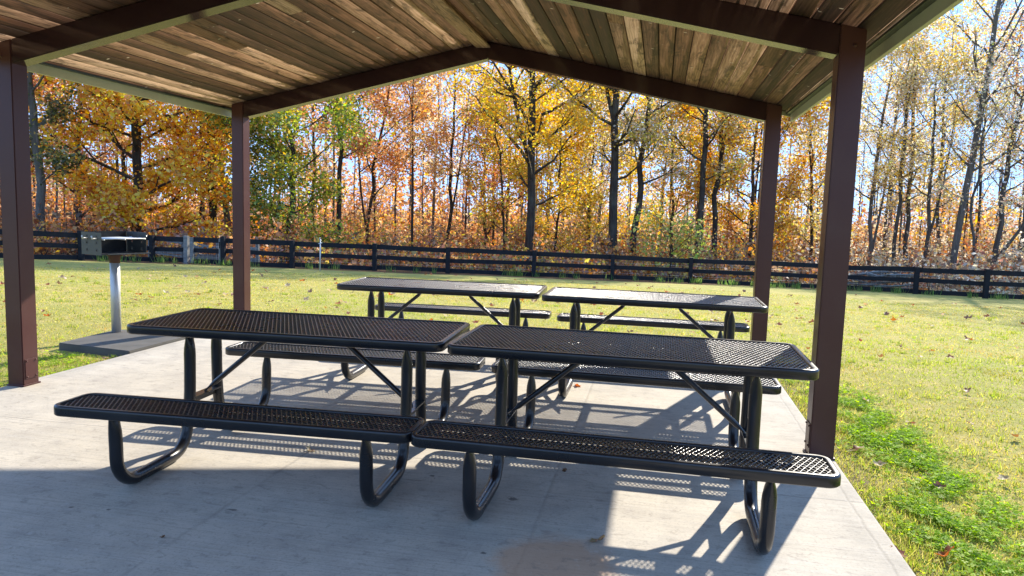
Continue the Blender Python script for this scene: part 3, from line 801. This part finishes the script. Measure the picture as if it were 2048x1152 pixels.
def tree(px, dist, h, r, pal, label, base=.3, spread=3.0, limbs=11, leaves=5000, lean=(0, 0), leaf=.16, clump=.46, bark=None, fork=None, group=None, subs=4, prof='oval', cat='tree', name='autumn_tree', rise=.55, seed=None, wob=.12, mix=None, bright=1.0):
    if bark is None: bark = 'bark' if px < 1700 else 'midbark'
    rng = np.random.default_rng(seed if seed is not None else int(px * 7 + dist * 13) % 100000)
    p = bearing(px, dist)
    root = empty(name, p); tag(root, label, cat, group)
    A = Acc(); K = 12; t = np.linspace(0, 1, K)
    w = np.cumsum(rng.normal(0, wob, (K, 2)), 0); w -= w[0]
    trunk = np.stack([w[:, 0] + lean[0] * t * h, w[:, 1] + lean[1] * t * h, t * h - .2], 1)
    rad = r * (1 - .42 * t - .5 * t ** 5); rad[0] *= 1.35
    A.add(np_tube(trunk, rad, 8))
    at = lambda q: np.array([np.interp(q, t, trunk[:, k]) for k in range(3)])
    starts = []
    for i in range(limbs):
        q = base + (.97 - base) * ((i + rng.uniform(.1, .9)) / limbs); starts.append((at(q), q, np.interp(q, t, rad)))
    if fork:
        # a second stem leaving the trunk
        q0, dx, dy, q1 = fork
        s0 = at(q0); e0 = at(q1) + np.array([dx, dy, 0]); mid_ = s0 * .55 + e0 * .45 + np.array([dx * .35, dy * .35, 0])
        u = np.linspace(0, 1, 8)[:, None]; st = s0 * (1 - u) ** 2 + 2 * mid_ * u * (1 - u) + e0 * u ** 2
        fr = np.interp(q0, t, rad) * np.linspace(.7, .18, 8); A.add(np_tube(st, fr, 6))
        for i in range(limbs // 2):
            k = rng.integers(3, 8); starts.append((st[k], q0 + (q1 - q0) * k / 7, fr[k] * 1.5))
    tips = []; wt = []
    for i, (s0, q, rr) in enumerate(starts):
        z = (q - base) / (1 - base + 1e-6)
        pr = {'oval': .45 + .75 * math.sin(math.pi * min(max(z * .86 + .1, 0), 1)), 'cone': 1.15 - .85 * z, 'vase': .5 + .6 * z, 'column': .8}[prof]
        L = spread * pr * rng.uniform(.65, 1.15); az = i * 2.4 + rng.uniform(-.5, .5); el = rise * rng.uniform(.5, 1.2) + .35 * z
        d = np.array([math.cos(az) * math.cos(el), math.sin(az) * math.cos(el), math.sin(el)])
        u = np.linspace(0, 1, 6)[:, None]; c = s0 + d * L * u + np.array([0, 0, L * .16]) * u ** 2 + np.cumsum(rng.normal(0, L * .025, (6, 3)), 0) * (u > 0)
        lr = max(min(rr * .5, .02 + L * .02), .012) * np.linspace(1, .3, 6); A.add(np_tube(c, lr, 5))
        tips.append(c[2:]); wt.append(np.full(4, .6))
        for k in range(subs):
            j = rng.uniform(1.5, 5); o = np.array([np.interp(j, range(6), c[:, m_]) for m_ in range(3)])
            d2 = d + rng.normal(0, .6, 3); d2[2] += .15; d2 /= np.linalg.norm(d2); l2 = L * rng.uniform(.25, .55)
            c2 = o + d2 * l2 * np.linspace(0, 1, 4)[:, None] + np.cumsum(rng.normal(0, l2 * .05, (4, 3)), 0) * np.linspace(0, 1, 4)[:, None]
            A.add(np_tube(c2, np.interp(j, range(6), lr) * np.linspace(.7, .25, 4), 4)); tips.append(c2[1:]); wt.append(np.ones(3))
            for kk in range(2):
                d3 = d2 + rng.normal(0, .7, 3); d3 /= np.linalg.norm(d3); o3 = c2[rng.integers(1, 4)]; c3 = o3 + d3 * l2 * .45 * np.linspace(0, 1, 3)[:, None]
                A.add(np_tube(c3, np.array([.016, .012, .007]), 3)); tips.append(c3[1:]); wt.append(np.ones(2))
    V, Q = A.get()
    link('trunk', np_mesh('trunk', V, Q, smooth=True), M[bark], root)
    tips = np.concatenate(tips); leaves = int(leaves * (1.6 if px < 1560 else 1.3 if px < 1700 else 1.15))
    if px > 1700 and leaf < .21: leaf = .135
    wt = np.concatenate(wt) * rng.gamma(.8, 1, len(tips)); wt /= wt.sum()
    k = rng.choice(len(tips), leaves, p=wt)
    C = tips[k] + rng.normal(0, clump, (leaves, 3)) * np.array([1, 1, .7])
    C[:, 2] = np.maximum(C[:, 2], .25)
    V, Q, c = leaf_quads(rng, C, leaf, pal)
    # every bough has its own turn of colour
    hue = np.exp(rng.normal(0, .16, (len(tips), 1))) * np.exp(rng.normal(0, .05, (len(tips), 3))); c = np.clip(c * np.repeat(hue[k], 4, 0), .004, .85)
    if mix:
        sel = np.repeat(rng.random(leaves) < mix[1], 4); p2 = np.array(PAL[mix[0]]); cc = np.repeat(p2[rng.integers(0, len(p2), leaves)] * np.exp(rng.normal(0, .2, (leaves, 1))), 4, 0); c[sel] = cc[sel]
    c = np.clip(c * bright, .004, .88)
    link('crown', np_mesh('crown', V, Q, c), M['leaf'], root)
    return root

def plant_trees():
    T = tree
    T(80, 43, 13, .22, 'dark', 'dark green tree with grey trunk at the far left edge, behind the orange oak', base=.25, spread=2.1, leaves=3800, mix=('olive', .3), bark='greybark', clump=.4)
    T(268, 46, 15.5, .27, 'gold', 'large dense orange oak with low boughs behind the grill', base=.06, spread=4.7, limbs=30, leaves=26000, subs=6, rise=.25, clump=.5, leaf=.2, mix=('orange', .4), bright=1.3)
    T(150, 57, 16, .2, 'rust', 'rust-leaved tree filling the gap left of the orange oak', base=.12, spread=4.2, limbs=15, leaves=7500, mix=('pink', .3))
    T(392, 50, 13, .1, 'orange', 'slim dark sapling standing just left of the thick bare trunk near the gate', base=.35, spread=2.2, leaves=2300, mix=('pink', .3))
    T(427, 47, 17, .25, 'gold', 'thick straight dark trunk rising behind the wooden gate', base=.42, spread=3.4, leaves=4200, mix=('orange', .4))
    T(457, 49, 17, .2, 'tan', 'grey-barked trunk just left of the far left shelter post', base=.4, spread=3, leaves=3500, bark='greybark', mix=('orange', .4))
    T(588, 42, 11.4, .14, 'green', 'dense green and yellow tree just right of the far left shelter post', base=.08, spread=3.0, limbs=20, leaves=15500, subs=5, rise=.35, mix=('gold', .13), clump=.5)
    T(673, 48, 16, .17, 'red', 'dark straight trunk with green climbers at the edge of the green tree', base=.4, spread=3.6, leaves=5000, mix=('pink', .4))
    T(730, 54, 15, .14, 'red', 'leaning pink-red tree with slanting dark stems left of centre', base=.25, spread=4.2, leaves=6500, lean=(.14, 0), fork=(.15, -2.2, 0, .85), mix=('pink', .5), rise=.8)
    T(822, 51, 15, .10, 'pink', 'thin perfectly straight sapling trunk in the pink foliage', base=.3, spread=2.6, leaves=4000, wob=.04, mix=('orange', .4))
    T(888, 56, 16, .15, 'pink', 'twin-stemmed tree with thin pinkish foliage and sky showing through', base=.4, spread=3.0, leaves=3300, fork=(.1, 1.2, .3, .9), mix=('tan', .3))
    T(965, 58, 12, .13, 'rust', 'dark crooked tree with reddish leaves left of the large central trunk', base=.3, spread=3, leaves=3800, fork=(.2, 2.4, .3, .8), mix=('red', .4), wob=.2)
    T(1010, 53, 13, .1, 'olive', 'small yellow-green tree beside the large central trunk', base=.12, spread=2.6, limbs=14, leaves=5000, mix=('orange', .3))
    T(1056, 46, 17.5, .29, 'yellow', 'tallest central tree with thick dark trunk and bright yellow crown', base=.22, spread=4.6, limbs=20, leaves=15000, subs=5, fork=(.38, -1.7, .3, .86), mix=('gold', .35), wob=.07)
    T(1110, 55, 13, .1, 'gold', 'golden undertree filling the space right of the large central trunk', base=.1, spread=3.0, limbs=14, leaves=6000, mix=('olive', .4))
    T(1226, 46, 17, .29, 'olive', 'thick dark trunk with sparse olive leaves right of centre', base=.32, spread=3.8, limbs=14, leaves=5200, mix=('tan', .4), fork=(.55, -1.2, 0, .95), wob=.06)
    T(1268, 49, 16, .22, 'tan', 'curved dark trunk close beside the thick trunk right of centre', base=.35, spread=3.4, leaves=4200, mix=('olive', .4), wob=.2)
    T(1180, 57, 14, .1, 'olive', 'slim yellow-green tree between the two thickest trunks', base=.12, spread=3.0, limbs=14, leaves=6000, mix=('yellow', .4))
    T(1345, 54, 14, .11, 'gold', 'gold and orange tree behind the green bush', base=.1, spread=3.2, limbs=14, leaves=6500, mix=('olive', .4))
    T(1394, 48, 15.5, .21, 'olive', 'straight trunk left of the bright orange crown near the far right post', base=.4, spread=3.2, leaves=3800, mix=('tan', .4), wob=.07)
    T(1433, 50, 15, .19, 'gold', 'twisting trunk in front of the bright orange crown near the far right post', base=.38, spread=3, leaves=3500, mix=('orange', .5), wob=.16)
    T(1495, 56, 14, .15, 'gold', 'bright orange dense tree just left of the far right shelter post', base=.08, spread=4.4, limbs=20, leaves=13000, subs=5, mix=('orange', .45), rise=.35)
    T(1612, 57, 14.5, .12, 'pale', 'pale yellow airy tree between the two right-hand shelter posts', base=.12, spread=3.4, limbs=16, leaves=6800, mix=('yellow', .35))
    T(1742, 57, 16, .15, 'tan', 'upright tan-leaved tree just right of the nearest shelter post', base=.25, spread=2.8, leaves=5200, bark='greybark', fork=(.1, .8, .2, .9), mix=('pale', .4))
    T(1788, 56, 16, .14, 'pale', 'slender trunk with pale speckled leaves, first of a close cluster on the right', base=.3, spread=2.6, leaves=5200, mix=('tan', .5))
    T(1817, 58, 17, .17, 'tan', 'darkest trunk in the middle of the close cluster on the right', base=.3, spread=2.9, leaves=5600, mix=('olive', .3))
    T(1850, 55, 15, .13, 'pale', 'forked trunk with yellow top at the right of the close cluster', base=.3, spread=3.0, leaves=6000, mix=('yellow', .5), fork=(.2, 1.4, .2, .85))
    T(1885, 66, 21, .15, 'pale', 'tall tree with a yellow crown top just right of the roof edge', base=.4, spread=2.8, leaves=5500, mix=('yellow', .6))
    T(1903, 52, 22, .22, 'pale', 'tall pale slender tree leaning right with long fine branches', base=.3, spread=3.8, limbs=20, leaves=3600, lean=(.068, 0), bark='greybark', wob=.04, rise=.7, clump=.7)
    T(1962, 50, 12, .09, 'tan', 'thin crooked sapling between the leaning pale tree and the right edge', base=.35, spread=2.2, leaves=1900, wob=.2)
    T(1990, 54, 16, .17, 'tan', 'dark trunk with a low side branch near the right edge', base=.35, spread=3.4, leaves=3600, lean=(.05, 0), fork=(.12, 3.0, .2, .6), mix=('rust', .3))
    T(2036, 57, 17, .2, 'pale', 'grey-barked tree at the very right edge', base=.4, spread=3.4, leaves=4300, bark='greybark', mix=('rust', .3))
    T(2100, 55, 16, .2, 'tan', 'tree leaning in from beyond the right edge', base=.35, spread=4, leaves=4500, mix=('rust', .3))
    T(-60, 50, 15, .22, 'rust', 'rust tree beyond the left edge', base=.2, spread=4, leaves=6000)
    # a small evergreen bush and other shrubs by the fence
    T(1345, 38, 2.6, .05, [(.2, .28, .05), (.32, .38, .09), (.42, .4, .12), (.45, .3, .1)], 'loose yellow-green bush behind the fence right of the thick trunks', base=.05, spread=1.7, limbs=14, leaves=900, leaf=.15, clump=.45, cat='bush', name='green_bush', wob=.03)
    # further back: slim look-alikes
    rng = np.random.default_rng(21)
    pxs = np.linspace(-60, 2110, 68) + rng.uniform(-18, 18, 68)
    for px in pxs:
        d = rng.uniform(54, 82) if px < 1650 else rng.uniform(64, 92)
        if px < 480: pal, mx = rng.choice(['rust', 'orange', 'pink']), ('tan', .3)
        elif px < 1000: pal, mx = rng.choice(['pink', 'red', 'pink', 'rust']), ('tan', .25)
        elif px < 1560: pal, mx = rng.choice(['olive', 'gold', 'tan', 'pink']), ('rust', .2)
        else: pal, mx = rng.choice(['tan', 'pale', 'tan', 'pink']), ('olive', .2)
        h = rng.uniform(13, 17) + (d - 58) * .1 + (2.5 if px > 1700 else 0)
        T(float(px), float(d), float(h), float(rng.uniform(.06, .15)), str(pal), 'slender autumn tree deep in the woods behind the foremost trees', base=float(rng.uniform(.15, .5)), spread=float(rng.uniform(1.6, 3.0)), limbs=9, subs=2, leaves=int(rng.uniform(700, 1500)), mix=mx, leaf=.2, wob=float(rng.uniform(.03, .09)), rise=.75, group='slender trees deep in the woods', bark='greybark' if rng.random() < .55 else 'bark')
plant_trees()

def build_undergrowth():
    rng = np.random.default_rng(31)
    A = Acc(); cen = []; kinds = []
    n = 1150
    for i in range(n):
        px = rng.uniform(-150, 2200); back = 2.5 + 52 * rng.random() ** 1.25
        p = along(px, back); o = np.array([p.x, p.y, p.z]); h = rng.uniform(.4, 2.2) * (.55 if back < 6 else 1 if back < 16 else 1.7 if back < 28 else 2.6)
        if back < 7 and 1690 < px < 1840: continue
        for s in range(rng.integers(2, 5)):
            t = o + np.array([rng.normal(0, .5), rng.normal(0, .5), h * rng.uniform(.7, 1.2)])
            mid_ = (o + t) / 2 + rng.normal(0, .12, 3)
            A.add(np_tube(np.stack([o, mid_, t]), np.array([.018, .012, .006]), 3))
            m_ = int(rng.uniform(14, 40) * (1 if back < 16 else 1.5)); q = rng.random((m_, 1)) * .75 + .25
            cen.append(o * (1 - q) + t * q + rng.normal(0, .28 if back < 20 else .45, (m_, 3))); kinds += [(px, m_)]
    C = np.concatenate(cen); zmin = gz(C[:, 0], C[:, 1]) + .06; C[:, 2] = np.maximum(C[:, 2], zmin)
    pals = []
    for px, m_ in kinds:
        if px < 560: pl = rng.choice(['rust', 'brown', 'orange', 'rust'])
        elif px < 1050: pl = rng.choice(['rust', 'red', 'olive', 'brown'])
        elif px < 1600: pl = rng.choice(['orange', 'olive', 'rust', 'brown', 'brown'])
        else: pl = rng.choice(['tan', 'rust', 'brown', 'tan'])
        a = np.array(PAL[pl]); pals.append(a[rng.integers(0, len(a), m_)])
    V, Q, c = leaf_quads(rng, C, .19, 'rust'); base = np.repeat(np.concatenate(pals) * np.exp(rng.normal(0, .25, (len(C), 1))), 4, 0)
    Vt, Qt = A.get()
    me = np_mesh('undergrowth', np.concatenate([V, Vt]), np.concatenate([Q, Qt + len(V)]), np.concatenate([base, np.full((len(Vt), 3), .05)]), mat_index=np.concatenate([np.zeros(len(Q)), np.ones(len(Qt))]))
    me.materials.append(M['leaf']); me.materials.append(M['bark'])
    tag(link('undergrowth', me, None), 'tangled rust and tan undergrowth behind the fence', kind='stuff')
    # far woods: one mass
    cl = []; pc = []
    for i in range(2100):
        px = rng.uniform(-200, 2250); d = rng.uniform(75, 135); p = bearing(px, d); top = 7.0 + 2.5 * math.sin(px * .011) + 2 * math.sin(px * .031 + 1)
        z = rng.uniform(0, 1) ** 1.5 * max(top, 3) ; m_ = int(rng.uniform(35, 85)); sp = rng.uniform(.8, 1.9)
        cl.append(np.array([p.x, p.y, p.z + z]) + rng.normal(0, sp, (m_, 3)) * np.array([1, 1, .75]))
        pl = PAL[rng.choice(['pink', 'red', 'rust', 'orange'] if px < 1100 else ['tan', 'pink', 'rust', 'gold'])]; a = np.array(pl)
        pc.append(a[rng.integers(0, len(a), m_)] * rng.uniform(.75, 1.2))
    C = np.concatenate(cl); V, Q, c = leaf_quads(rng, C, .36, 'pink'); base = np.repeat(np.concatenate(pc) * np.exp(rng.normal(0, .2, (len(C), 1))), 4, 0)
    A = Acc()
    for i in range(330):
        p = bearing(rng.uniform(-200, 2250), rng.uniform(80, 130)); hh = rng.uniform(8, 15); x = rng.normal(0, .5)
        A.add(np_tube(np.array([[p.x, p.y, p.z], [p.x + x * .4, p.y, p.z + hh * .5], [p.x + x, p.y, p.z + hh]]), np.array([.13, .09, .03]), 5))
    Vt, Qt = A.get()
    me = np_mesh('distant_woods', np.concatenate([V, Vt]), np.concatenate([Q, Qt + len(V)]), np.concatenate([base, np.full((len(Vt), 3), .05)]), mat_index=np.concatenate([np.zeros(len(Q)), np.ones(len(Qt))]))
    me.materials.append(M['leaf']); me.materials.append(M['greybark'])
    tag(link('distant_woods', me, None), 'far mass of pinkish autumn woods', kind='stuff')
build_undergrowth()

# ------------------------------------------------------------------ grass, clover
def on_lawn(x, y):
    slab = (x > XL - .02) & (x < XR + .02) & (y > 1.1) & (y < 8.12)
    pad = (x > -5.76) & (x < -4.7) & (y > 5.9) & (y < 6.95)
    past = y > fa[0] * x + fa[1] + .6
    return ~(slab | pad | past)

def blades(rng, x, y, h, w, pal, lean=.5):
    n = len(x); z = gz(x, y); az = rng.uniform(0, 2 * np.pi, n); la = rng.uniform(0, 2 * np.pi, n); ll = lean * h * rng.random(n)
    b = np.stack([x, y, z - .004], 1); s = np.stack([np.cos(az) * w / 2, np.sin(az) * w / 2, np.zeros(n)], 1)
    t = b + np.stack([np.cos(la) * ll, np.sin(la) * ll, h], 1); mid_ = b * .5 + t * .5 + np.array([0, 0, 1]) * (h * .08)[:, None]
    V = np.stack([b - s, b + s, t + s * .25, t - s * .25], 1).reshape(-1, 3)
    p = np.array(pal); c = p[rng.integers(0, len(p), n)] * np.exp(rng.normal(0, .2, (n, 1)))
    return V, np.arange(4 * n).reshape(-1, 4), np.repeat(c, 4, 0)

CLOVER = [((1.62, 6.7), (1.58, 5.8), .10, 1500), ((1.58, 5.8), (1.6, 4.6), .13, 3600), ((1.62, 4.6), (1.75, 3.9), .10, 1300), ((1.36, 4.05), (1.5, 3.5), .10, 1500), ((1.5, 3.5), (1.6, 2.4), .14, 2200), ((1.2, 7.6), (1.35, 6.4), .08, 500)]
def build_grass():
    rng = np.random.default_rng(77)
    n = 260000
    u = rng.random(n); r = 1.9 * (26 / 1.9) ** u; th = rng.uniform(-50, 28, n) * np.pi / 180
    x = r * np.sin(th); y = r * np.cos(th); ok = on_lawn(x, y); x, y, r = x[ok], y[ok], r[ok]
    h = rng.uniform(.006, .022, len(x)) * (1 + r * .01); w = .0022 + r * .0009
    straw = [(.48, .4, .125), (.55, .455, .16), (.4, .35, .08), (.36, .35, .07), (.44, .4, .09), (.31, .33, .06)]
    V, Q, c = blades(rng, x, y, h, w, straw, 1.1)
    # clumps of greener grass follow broad patches of the lawn
    pt = np.sin(x * 1.1 + 2 * np.sin(y * .6)) + np.sin(y * .8 + x * .35) + rng.normal(0, .5, len(x)); k = np.repeat(pt > .9, 4)
    c[k] = c[k] * np.array([.74, .93, .62]); k = np.repeat(np.sin(x * 2.3 + 2 * np.sin(y * 1.9 + x)) + np.sin(y * 2.7 + 1.5 * np.sin(x * 3)) + rng.normal(0, .6, len(x)) > 1.15, 4); c[k] = c[k] * np.array([.95, .76, .8])
    parts = [(V, Q, c)]
    xs = []; ys = []
    for i in range(1500):
        r_ = 2.2 * (20 / 2.2) ** rng.random(); a_ = rng.uniform(-50, 28) * math.pi / 180; m_ = int(rng.integers(10, 40)); sp = rng.uniform(.02, .07)
        xs.append(r_ * math.sin(a_) + rng.normal(0, sp, m_)); ys.append(r_ * math.cos(a_) + rng.normal(0, sp, m_))
    xt = np.concatenate(xs); yt = np.concatenate(ys); ok = on_lawn(xt, yt); xt, yt = xt[ok], yt[ok]; rr_ = np.hypot(xt, yt)
    parts.append(blades(rng, xt, yt, rng.uniform(.012, .04, len(xt)) * (1 + rr_ * .02), .0025 + rr_ * .0008, [(.28, .34, .06), (.36, .38, .08), (.44, .4, .12), (.24, .31, .05)], .8))
    # tall fresh tufts at the foot of the fence
    xs = []; ys = []
    for i in range(85):
        j = rng.integers(4, len(FP) - 2); p = FP[j].lerp(FP[j + 1], rng.random()); m_ = int(rng.integers(8, 34)); sp = rng.uniform(.05, .16)
        xs.append(p.x + rng.normal(0, sp, m_)); ys.append(p.y - .16 + rng.normal(0, .05, m_))
    x2 = np.concatenate(xs); y2 = np.concatenate(ys)
    parts.append(blades(rng, x2, y2, rng.uniform(.08, .34, len(x2)), np.full(len(x2), .02), [(.12, .24, .06), (.2, .3, .08), (.26, .34, .1)], .5))
    # ragged green fringe along the slab
    m_ = 20000; yy = rng.uniform(1.4, 8.4, m_); side = rng.random(m_) < .72
    dist = np.abs(rng.normal(0, .32, m_)) + .01
    xx = np.where(side, XR + .02 + dist, XL - .02 - dist); keep = on_lawn(xx, yy) & (rng.random(m_) < .35 + .65 * (np.sin(yy * 3.1 + xx * 2) > -.2))
    xx, yy = xx[keep], yy[keep]
    parts.append(blades(rng, xx, yy, rng.uniform(.012, .05, len(xx)), rng.uniform(.002, .006, len(xx)), [(.22, .29, .04), (.3, .35, .06), (.4, .38, .1), (.46, .4, .16)], .9))
    o = 0; Vs = []; Qs = []; Cs = []
    for V, Q, c in parts: Vs.append(V); Qs.append(Q + o); Cs.append(c); o += len(V)
    me = np_mesh('grass', np.concatenate(Vs), np.concatenate(Qs), np.concatenate(Cs))
    tag(link('grass', me, M['blade']), 'short yellowing lawn grass', kind='stuff')
    # clover: small round leaflets, three to a stem, in bands by the slab
    cx = []; cy = []
    def patch(x0, y0, sx, sy, n_):
        cx.append(rng.normal(x0, sx, n_)); cy.append(rng.normal(y0, sy, n_))
    for q0, q1, sd, m_ in CLOVER:
        for t in np.linspace(0, 1, 12): patch(q0[0] + (q1[0] - q0[0]) * t + .05 * math.sin(9 * t), q0[1] + (q1[1] - q0[1]) * t, sd * (.8 + .8 * rng.random()), .16, int(2.6 * m_ * rng.uniform(.3, 1.7) / 12))
    for _ in range(60): patch(rng.uniform(1.3, 5), rng.uniform(2.4, 8), .12, .1, int(rng.uniform(8, 50)))
    patch(-5.15, 5.3, .28, .3, 1900); patch(-5.4, 5.7, .2, .12, 500); patch(-5.0, 4.7, .1, .2, 300); patch(-6.3, 6.0, .3, .3, 200)
    patch(4.6, 11.5, .9, .5, 700); patch(3.2, 10, .5, .4, 300)
    x = np.concatenate(cx); y = np.concatenate(cy); ok = on_lawn(x, y) & (np.sin(x * 17 + 3 * np.sin(y * 5)) + np.sin(y * 13 + 2 * np.sin(x * 9)) + rng.normal(0, .7, len(x)) > -.35); x, y = x[ok], y[ok]; n = len(x)
    z = gz(x, y) + rng.uniform(.006, .04, n); s = rng.uniform(.004, .0085, n)
    V = []; tilt = rng.normal(0, .35, (n, 2)); a0 = rng.uniform(0, 2 * np.pi, n)
    for k in range(3):
        a = a0 + k * 2 * np.pi / 3; d = np.stack([np.cos(a), np.sin(a)], 1); e = np.stack([-d[:, 1], d[:, 0]], 1)
        for f, g in ((0.05, 0), (1.1, .75), (2.0, 0), (1.1, -.75)):
            q = d * (f * s)[:, None] + e * (g * s)[:, None]
            V.append(np.stack([x + q[:, 0], y + q[:, 1], z + (q * tilt).sum(1)], 1))
    V = np.stack(V, 1).reshape(-1, 3); Q = np.arange(len(V)).reshape(-1, 4)
    p = np.array([(.27, .43, .03), (.34, .5, .04), (.42, .54, .06), (.2, .33, .03)]); c = np.repeat(p[rng.integers(0, 4, n)] * np.exp(rng.normal(0, .18, (n, 1))), 12, 0)
    tag(link('clover', np_mesh('clover', V, Q, c), M['blade']), 'bright green clover along the slab edge', kind='stuff')
build_grass()

# ------------------------------------------------------------------ fallen leaves
def leaf_mesh(seed, colr, curl):
    """lobed, curled dry leaf"""
    rnd = random.Random(seed); bm = bmesh.new(); n = 18; pts = []
    for i in range(n):
        a = 2 * math.pi * i / n
        r = .5 * (1 + .28 * math.cos(5 * a) + rnd.uniform(-.1, .1)) * (1 - .2 * abs(math.sin(a)))
        pts.append((r * math.cos(a), r * .8 * math.sin(a)))
    def zc(x, y): return curl * (y * y * 1.6 + .35 * x * x) + .12 * curl * math.sin(7 * x + seed)
    c = bm.verts.new((0, 0, zc(0, 0))); inner = [bm.verts.new((x * .5, y * .5, zc(x * .5, y * .5))) for x, y in pts]; outer = [bm.verts.new((x, y, zc(x, y))) for x, y in pts]
    for i in range(n):
        j = (i + 1) % n; bm.faces.new((c, inner[i], inner[j])); bm.faces.new((inner[i], outer[i], outer[j], inner[j]))
    # stalk
    st = [bm.verts.new(v) for v in ((-.4, -.012, .02), (-.4, .012, .02), (-.8, .012, .1), (-.8, -.012, .1))]; bm.faces.new(st)
    me = bpy.data.meshes.new('fallen_leaf'); bm.to_mesh(me); bm.free()
    at = me.color_attributes.new('tint', 'FLOAT_COLOR', 'POINT')
    for d in at.data: d.color = (*[max(.01, v * rnd.uniform(.8, 1.2)) for v in colr], 1)
    me.materials.append(M['leaf']); me.shade_smooth(); return me

def scatter_leaves():
    cols = [(.2, .1, .045), (.28, .12, .04), (.36, .25, .14), (.16, .09, .05), (.34, .12, .05), (.42, .33, .22)]
    ms = [leaf_mesh(i, c, cu) for i, (c, cu) in enumerate(zip(cols * 2, [.5, .9, .7, 1.1, .4, .8, .9, .5, .8, .6, 1.0, .5]))]
    rnd = random.Random(17)
    def put(me, x, y, z, s, lab, grp=None):
        o = bpy.data.objects.new('fallen_leaf', me); col.objects.link(o); o.location = (x, y, z + .01 * s)
        o.scale = (s, s, s); o.rotation_euler = (rnd.uniform(-.5, .5), rnd.uniform(-.5, .5), rnd.uniform(0, 6.3)); tag(o, lab, 'leaf', grp); return o
    n = 0
    while n < 240:
        d = 2.6 * (29 / 2.6) ** (rnd.random() ** .62); a = math.radians(rnd.uniform(-48, 27)); x, y = d * math.sin(a), d * math.cos(a)
        if not bool(on_lawn(np.array(x), np.array(y))) or y > fa[0] * x + fa[1] - .4: continue
        if n % 3 == 0 and a > math.radians(8): continue
        put(rnd.choice(ms), x, y, float(gz(x, y)) + .035, rnd.uniform(.06, .1) * (1.75 if d > 12 else 1), 'dry fallen leaf lying on the open lawn', 'fallen leaves on the lawn'); n += 1
    for px, py, s, k, lab in ((1195, 1083, .085, 2, 'curled tan leaf on the shaded concrete beside the sunlit patch'),
                              (322, 930, .1, 4, 'rust leaf lying against the left front table leg'),
                              (1155, 772, .085, 4, 'red-brown leaf on the concrete under the right far table'),
                              (620, 902, .06, 5, 'small pale leaf in the mesh shadow below the left front bench'),
                              (978, 996, .05, 3, 'dark leaf scrap against the leg of the right front bench'),
                              (1130, 942, .04, 3, 'dark leaf scrap on the shaded concrete below the right front bench'),
                              (325, 1076, .03, 3, 'tiny dark leaf scrap alone on the shaded concrete at lower left'),
                              (1797, 1095, .07, 4, 'red leaf at the slab edge near the bottom right corner')):
        p = ray_ground(px, py); r = FWD + R2 * ((px - 1024) / F_PX) - U2 * ((py - 576) / F_PX); t = -EYE / r.z
        x, y = r.x * t, r.y * t
        put(ms[k], x, y, .004 if x < XR else float(gz(x, y)) + .03, s, lab)
scatter_leaves()

# ------------------------------------------------------------------ light
sv = Vector((math.sin(SUN_AZ) * math.cos(SUN_EL), math.cos(SUN_AZ) * math.cos(SUN_EL), math.sin(SUN_EL)))
ld = bpy.data.lights.new('sun', 'SUN'); ld.energy = 3.8; ld.angle = math.radians(0.53); ld.color = (1, .92, .79)
lo = bpy.data.objects.new('sun', ld); col.objects.link(lo); lo.rotation_euler = sv.to_track_quat('Z', 'Y').to_euler(); lo.location = (10, 30, 25)
w = bpy.data.worlds.new('World'); scene.world = w; w.use_nodes = True
nt = w.node_tree; bg = nt.nodes['Background']; sky = nt.nodes.new('ShaderNodeTexSky'); sky.sky_type = 'NISHITA'; sky.sun_disc = False
sky.sun_elevation = SUN_EL; sky.sun_rotation = SUN_AZ; sky.air_density = 1.0; sky.dust_density = 0.0; sky.ozone_density = 3.0; sky.altitude = 2500
mx = nt.nodes.new('ShaderNodeMix'); mx.data_type = 'RGBA'; mx.inputs[0].default_value = 0.92; mx.inputs[7].default_value = (1.3, 2.2, 4.1, 1)
nt.links.new(sky.outputs[0], mx.inputs[6]); nt.links.new(mx.outputs[2], bg.inputs[0]); bg.inputs[1].default_value = 0.15
vs = scene.view_settings; vs.view_transform = 'Standard'; vs.look = 'None'; vs.gamma = 1; vs.exposure = 1.47
scene.cycles.max_bounces = 8; scene.cycles.diffuse_bounces = 5; scene.cycles.transmission_bounces = 4; scene.cycles.sample_clamp_indirect = 8
